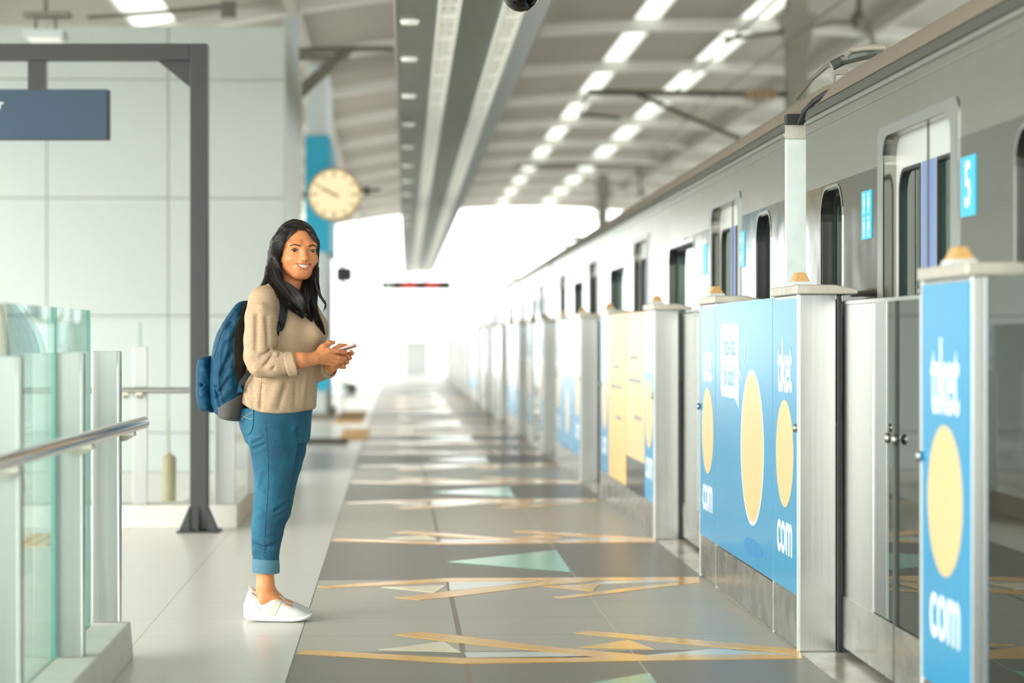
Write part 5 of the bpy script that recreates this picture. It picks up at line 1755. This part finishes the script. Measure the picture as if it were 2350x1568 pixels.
for a, b, r in (((527, 760), (503, 815), .010), ((545, 735), (520, 775), .009), ((520, 800), (500, 850), .008), ((530, 850), (512, 890), .008), ((505, 850), (497, 905), .008), ((530, 890), (508, 915), .007), ((540, 720), (515, 750), .008)):
    bfold(a, b, r, .02)
for a, b, r in (((520, 770), (508, 830), .004), ((528, 815), (508, 860), .004), ((525, 870), (505, 900), .004), ((497, 815), (494, 890), .005), ((530, 745), (512, 775), .005), ((495, 890), (507, 932), .003)):
    bfold(a, b, r, .014, True)
grey = lambda x, y, z: None
def pxv(x, y, z):
    d = DP + y
    return (x + U0) / d * FPX + 1175, HORIZON - (z - EYE) / d * FPX
main = put(BF, 'main_compartment', M['pack'], bag)
def side_panel(x, y, z):
    U, V = pxv(x, y, z)
    l = np.interp(V, [690, 715, 745, 770, 800, 850, 872, 880], [560, 553, 541, 536, 535, 537, 543, 552])
    return np.maximum(np.maximum(l - U, V - 881), 700 - V) * MS
put(BF.shell(.0030, side_panel), 'side_panel', M['pack_dark'], bag)
def base_panel(x, y, z):
    U, V = pxv(x, y, z)
    line = 935 + (U - 502) * (908 - 935) / (548 - 502)
    return np.maximum(line - V, 500 - U) * MS
put(BF.shell(.0034, base_panel), 'base_panel', M['pack_grey'], bag)
PF = Field(axis((-.35, -.2, .003)), axis((-.10, .28, .0036)), axis((.80, 1.09, .003)))
PF.add(LZ(bag_rows([(816, 478, 498), (824, 467, 500), (840, 462.5, 500), (870, 460.5, 500), (905, 460.5, 502), (928, 464, 504), (941, 470, 506), (947, 482, 507)], .085, .112), RB, 3.2, .02), .01)
for a, b, r in (((470, 850), (480, 880), .006), ((484, 870), (468, 895), .006), ((466, 905), (485, 925), .006), ((488, 835), (480, 860), .005)):
    A = PF.snap(*a); Bq = PF.snap(*b); PF.add(K(A, Bq, r, r * .5), .016)
for a, b, r in (((476, 846), (486, 874), .003), ((478, 888), (464, 898), .003), ((462, 884), (490, 888), .002)):
    A = PF.snap(*a); Bq = PF.snap(*b); PF.sub(K(A, Bq, r, r * .5), .01)
pocket = put(PF, 'front_pocket', M['pack'], bag)
def bline(F, pts, r, mat, name, par):
    out = []
    for (a, b) in zip(pts, pts[1:]):
        for i in range(4):
            t = i / 4; out.append(F.snap(a[0] + (b[0] - a[0]) * t, a[1] + (b[1] - a[1]) * t, lift=.0004))
    out.append(F.snap(*pts[-1]))
    return MB().tube(out, r, 6).build(name, mat, par, True)
bline(BF, [(540, 712), (520, 742), (507, 768), (498, 800), (490, 822)], .0018, M['pack_dark'], 'zip_line', bag)
bline(BF, [(505, 845), (502, 865), (506, 900), (514, 925)], .0014, M['strap'], 'piping', bag)
q = pp(459.5, 864, .02)
MB().box(q[0] - .003, q[0] + .002, q[1] - .002, q[1] + .03, q[2] - .017, q[2] + .017).build('woven_tag', simple('tag_cream', srgb(214, 206, 186), .7), pocket)
def ribbon(path, half, th, name, mat, parent, side_dirs=None):
    m = MB(); vs = []
    P_ = [np.array(p) for p in path]
    n = len(P_)
    for i, p in enumerate(P_):
        d = P_[min(i + 1, n - 1)] - P_[max(i - 1, 0)]; d /= np.linalg.norm(d)
        nrm = side_dirs[i] if side_dirs is not None else np.array([0, -1.0, 0])
        nrm = nrm - d * (nrm @ d); nrm /= np.linalg.norm(nrm)
        s = np.cross(d, nrm)
        h = half[i] if isinstance(half, list) else half
        for (a, b) in ((-1, 0), (-1, 1), (1, 1), (1, 0)):
            vs.append(p + s * h * a + nrm * th * b)
    fs = []
    for i in range(n - 1):
        for j in range(4):
            fs.append((i * 4 + j, i * 4 + (j + 1) % 4, (i + 1) * 4 + (j + 1) % 4, (i + 1) * 4 + j))
    fs += [(3, 2, 1, 0), tuple((n - 1) * 4 + j for j in range(4))]
    m.add(vs, fs)
    return m.build(name, mat, parent, True, bevel=.002)
# shoulder strap rides on the sweater
def sw(px, py, lift=.003): return SW.snap(px, py, lift=lift)
sp1 = [pp(584, 690, .02), pp(606, 668, .005), pp(622, 661, -.01)]
keys = [(634, 664), (643, 674), (648, 690), (650, 710), (649, 728), (645, 744), (638, 758)]
P_ = [sw(*k) for k in keys] + [pp(630, 768, -.075), pp(620, 780, -.05)]
nd = []
pl = spline(P_, 24)
for p in pl:
    g = np.array([SW.val(p + e) - SW.val(p - e) for e in np.eye(3) * .006]); nd.append(g / (np.linalg.norm(g) + 1e-9) if np.linalg.norm(g) > 1e-6 else np.array([0, -1., 0]))
ribbon(pl, [.0165 - .0035 * (i / 24) for i in range(25)], .009, 'shoulder_strap', M['strap'], bag, nd)
ribbon(spline([pp(578, 846, -.045), pp(570, 858, -.055), pp(560, 872, -.06), pp(552, 884, -.055)], 8), .0105, .004, 'adjuster_strap', M['pack_dark'], bag)
TB = MB().prism([(0, 0), (.026, .004), (.012, .040)], lambda u, v, w_: pp(543, 902, -.052 + w_) + np.array([u, 0, v]), 0, .008)
TB.build('strap_tab', M['pack'], bag, bevel=.002)
# far strap on the other shoulder
ribbon(spline([pp(668, 672, .19), pp(690, 690, .19), pp(712, 712, .14), pp(720, 735, .13)], 10), .016, .008, 'shoulder_strap', M['strap'], bag)

# ================================================================ PHONE
p0, p1 = pp(741, 816.5, .030), pp(817, 792, .030)
ax1 = (p1 - p0); Lp = float(np.linalg.norm(ax1)); ax1 /= Lp
ax2 = np.array([0, math.cos(math.radians(8)), -math.sin(math.radians(8))])
ax2 -= ax1 * (ax2 @ ax1); ax2 /= np.linalg.norm(ax2)
ax3 = np.cross(ax1, ax2)
phone = thing('smartphone', 'pink smartphone held in the woman\'s hands', 'phone', (PB.x, PB.y, 0), -PSI)
pc_ = (p0 + p1) / 2
pf = lambda u, v, w_: pc_ + ax1 * u + ax2 * v + ax3 * w_
MB().prism(rrect(-Lp / 2, Lp / 2, -.034, .034, .010), pf, -.0042, .0042).build('case', M['phone'], phone, bevel=.002)
MB().prism(rrect(-Lp / 2 + .004, Lp / 2 - .004, -.031, .031, .008), pf, .0042, .0046).build('screen', M['screen'], phone)
MB().prism(rrect(Lp / 2 - .024, Lp / 2 - .010, -.0300, -.020, .003), pf, -.0050, -.0042).build('lens_window', M['screen'], phone)
WORLD = 1.35; EXPO = 1.58; SUN = 1.8
# ================================================================ CAMERA, LIGHT, RENDER LOOK
cam = bpy.data.cameras.new('camera')
co = bpy.data.objects.new('camera', cam); C.objects.link(co)
cam.lens = 36.0 * FPX / 2350.0; cam.sensor_width = 36.0
cam.shift_y = -(784 - HORIZON) / 2350.0
co.location = (0, 0, EYE)
co.rotation_euler = (PI / 2, 0, -PSI)
cam.dof.use_dof = True; cam.dof.focus_distance = 9.62; cam.dof.aperture_fstop = 2.0
cam.clip_end = 500
SC.camera = co

w = bpy.data.worlds.new('sky'); SC.world = w; w.use_nodes = True
nt = w.node_tree; nt.nodes.clear()
out = nt.nodes.new('ShaderNodeOutputWorld'); bg = nt.nodes.new('ShaderNodeBackground')
bg.inputs[0].default_value = (0.955, 1.0, 0.955, 1); bg.inputs[1].default_value = WORLD
nt.links.new(bg.outputs[0], out.inputs[0])
v = SC.view_settings
v.view_transform = 'Standard'; v.look = 'None'; v.gamma = 1; v.use_curve_mapping = False
v.exposure = EXPO
SC.cycles.max_bounces = 10; SC.cycles.diffuse_bounces = 5; SC.cycles.glossy_bounces = 5; SC.cycles.transparent_max_bounces = 16
SC.cycles.use_denoising = True
SC.cycles.sample_clamp_indirect = 8
sun = bpy.data.lights.new('daylight', 'SUN'); sun.energy = SUN; sun.angle = math.radians(50); sun.color = (1.0, .98, .94)
so = bpy.data.objects.new('daylight', sun); C.objects.link(so)
so.rotation_euler = Vector((.72, .62, -.42)).to_track_quat('-Z', 'Y').to_euler()
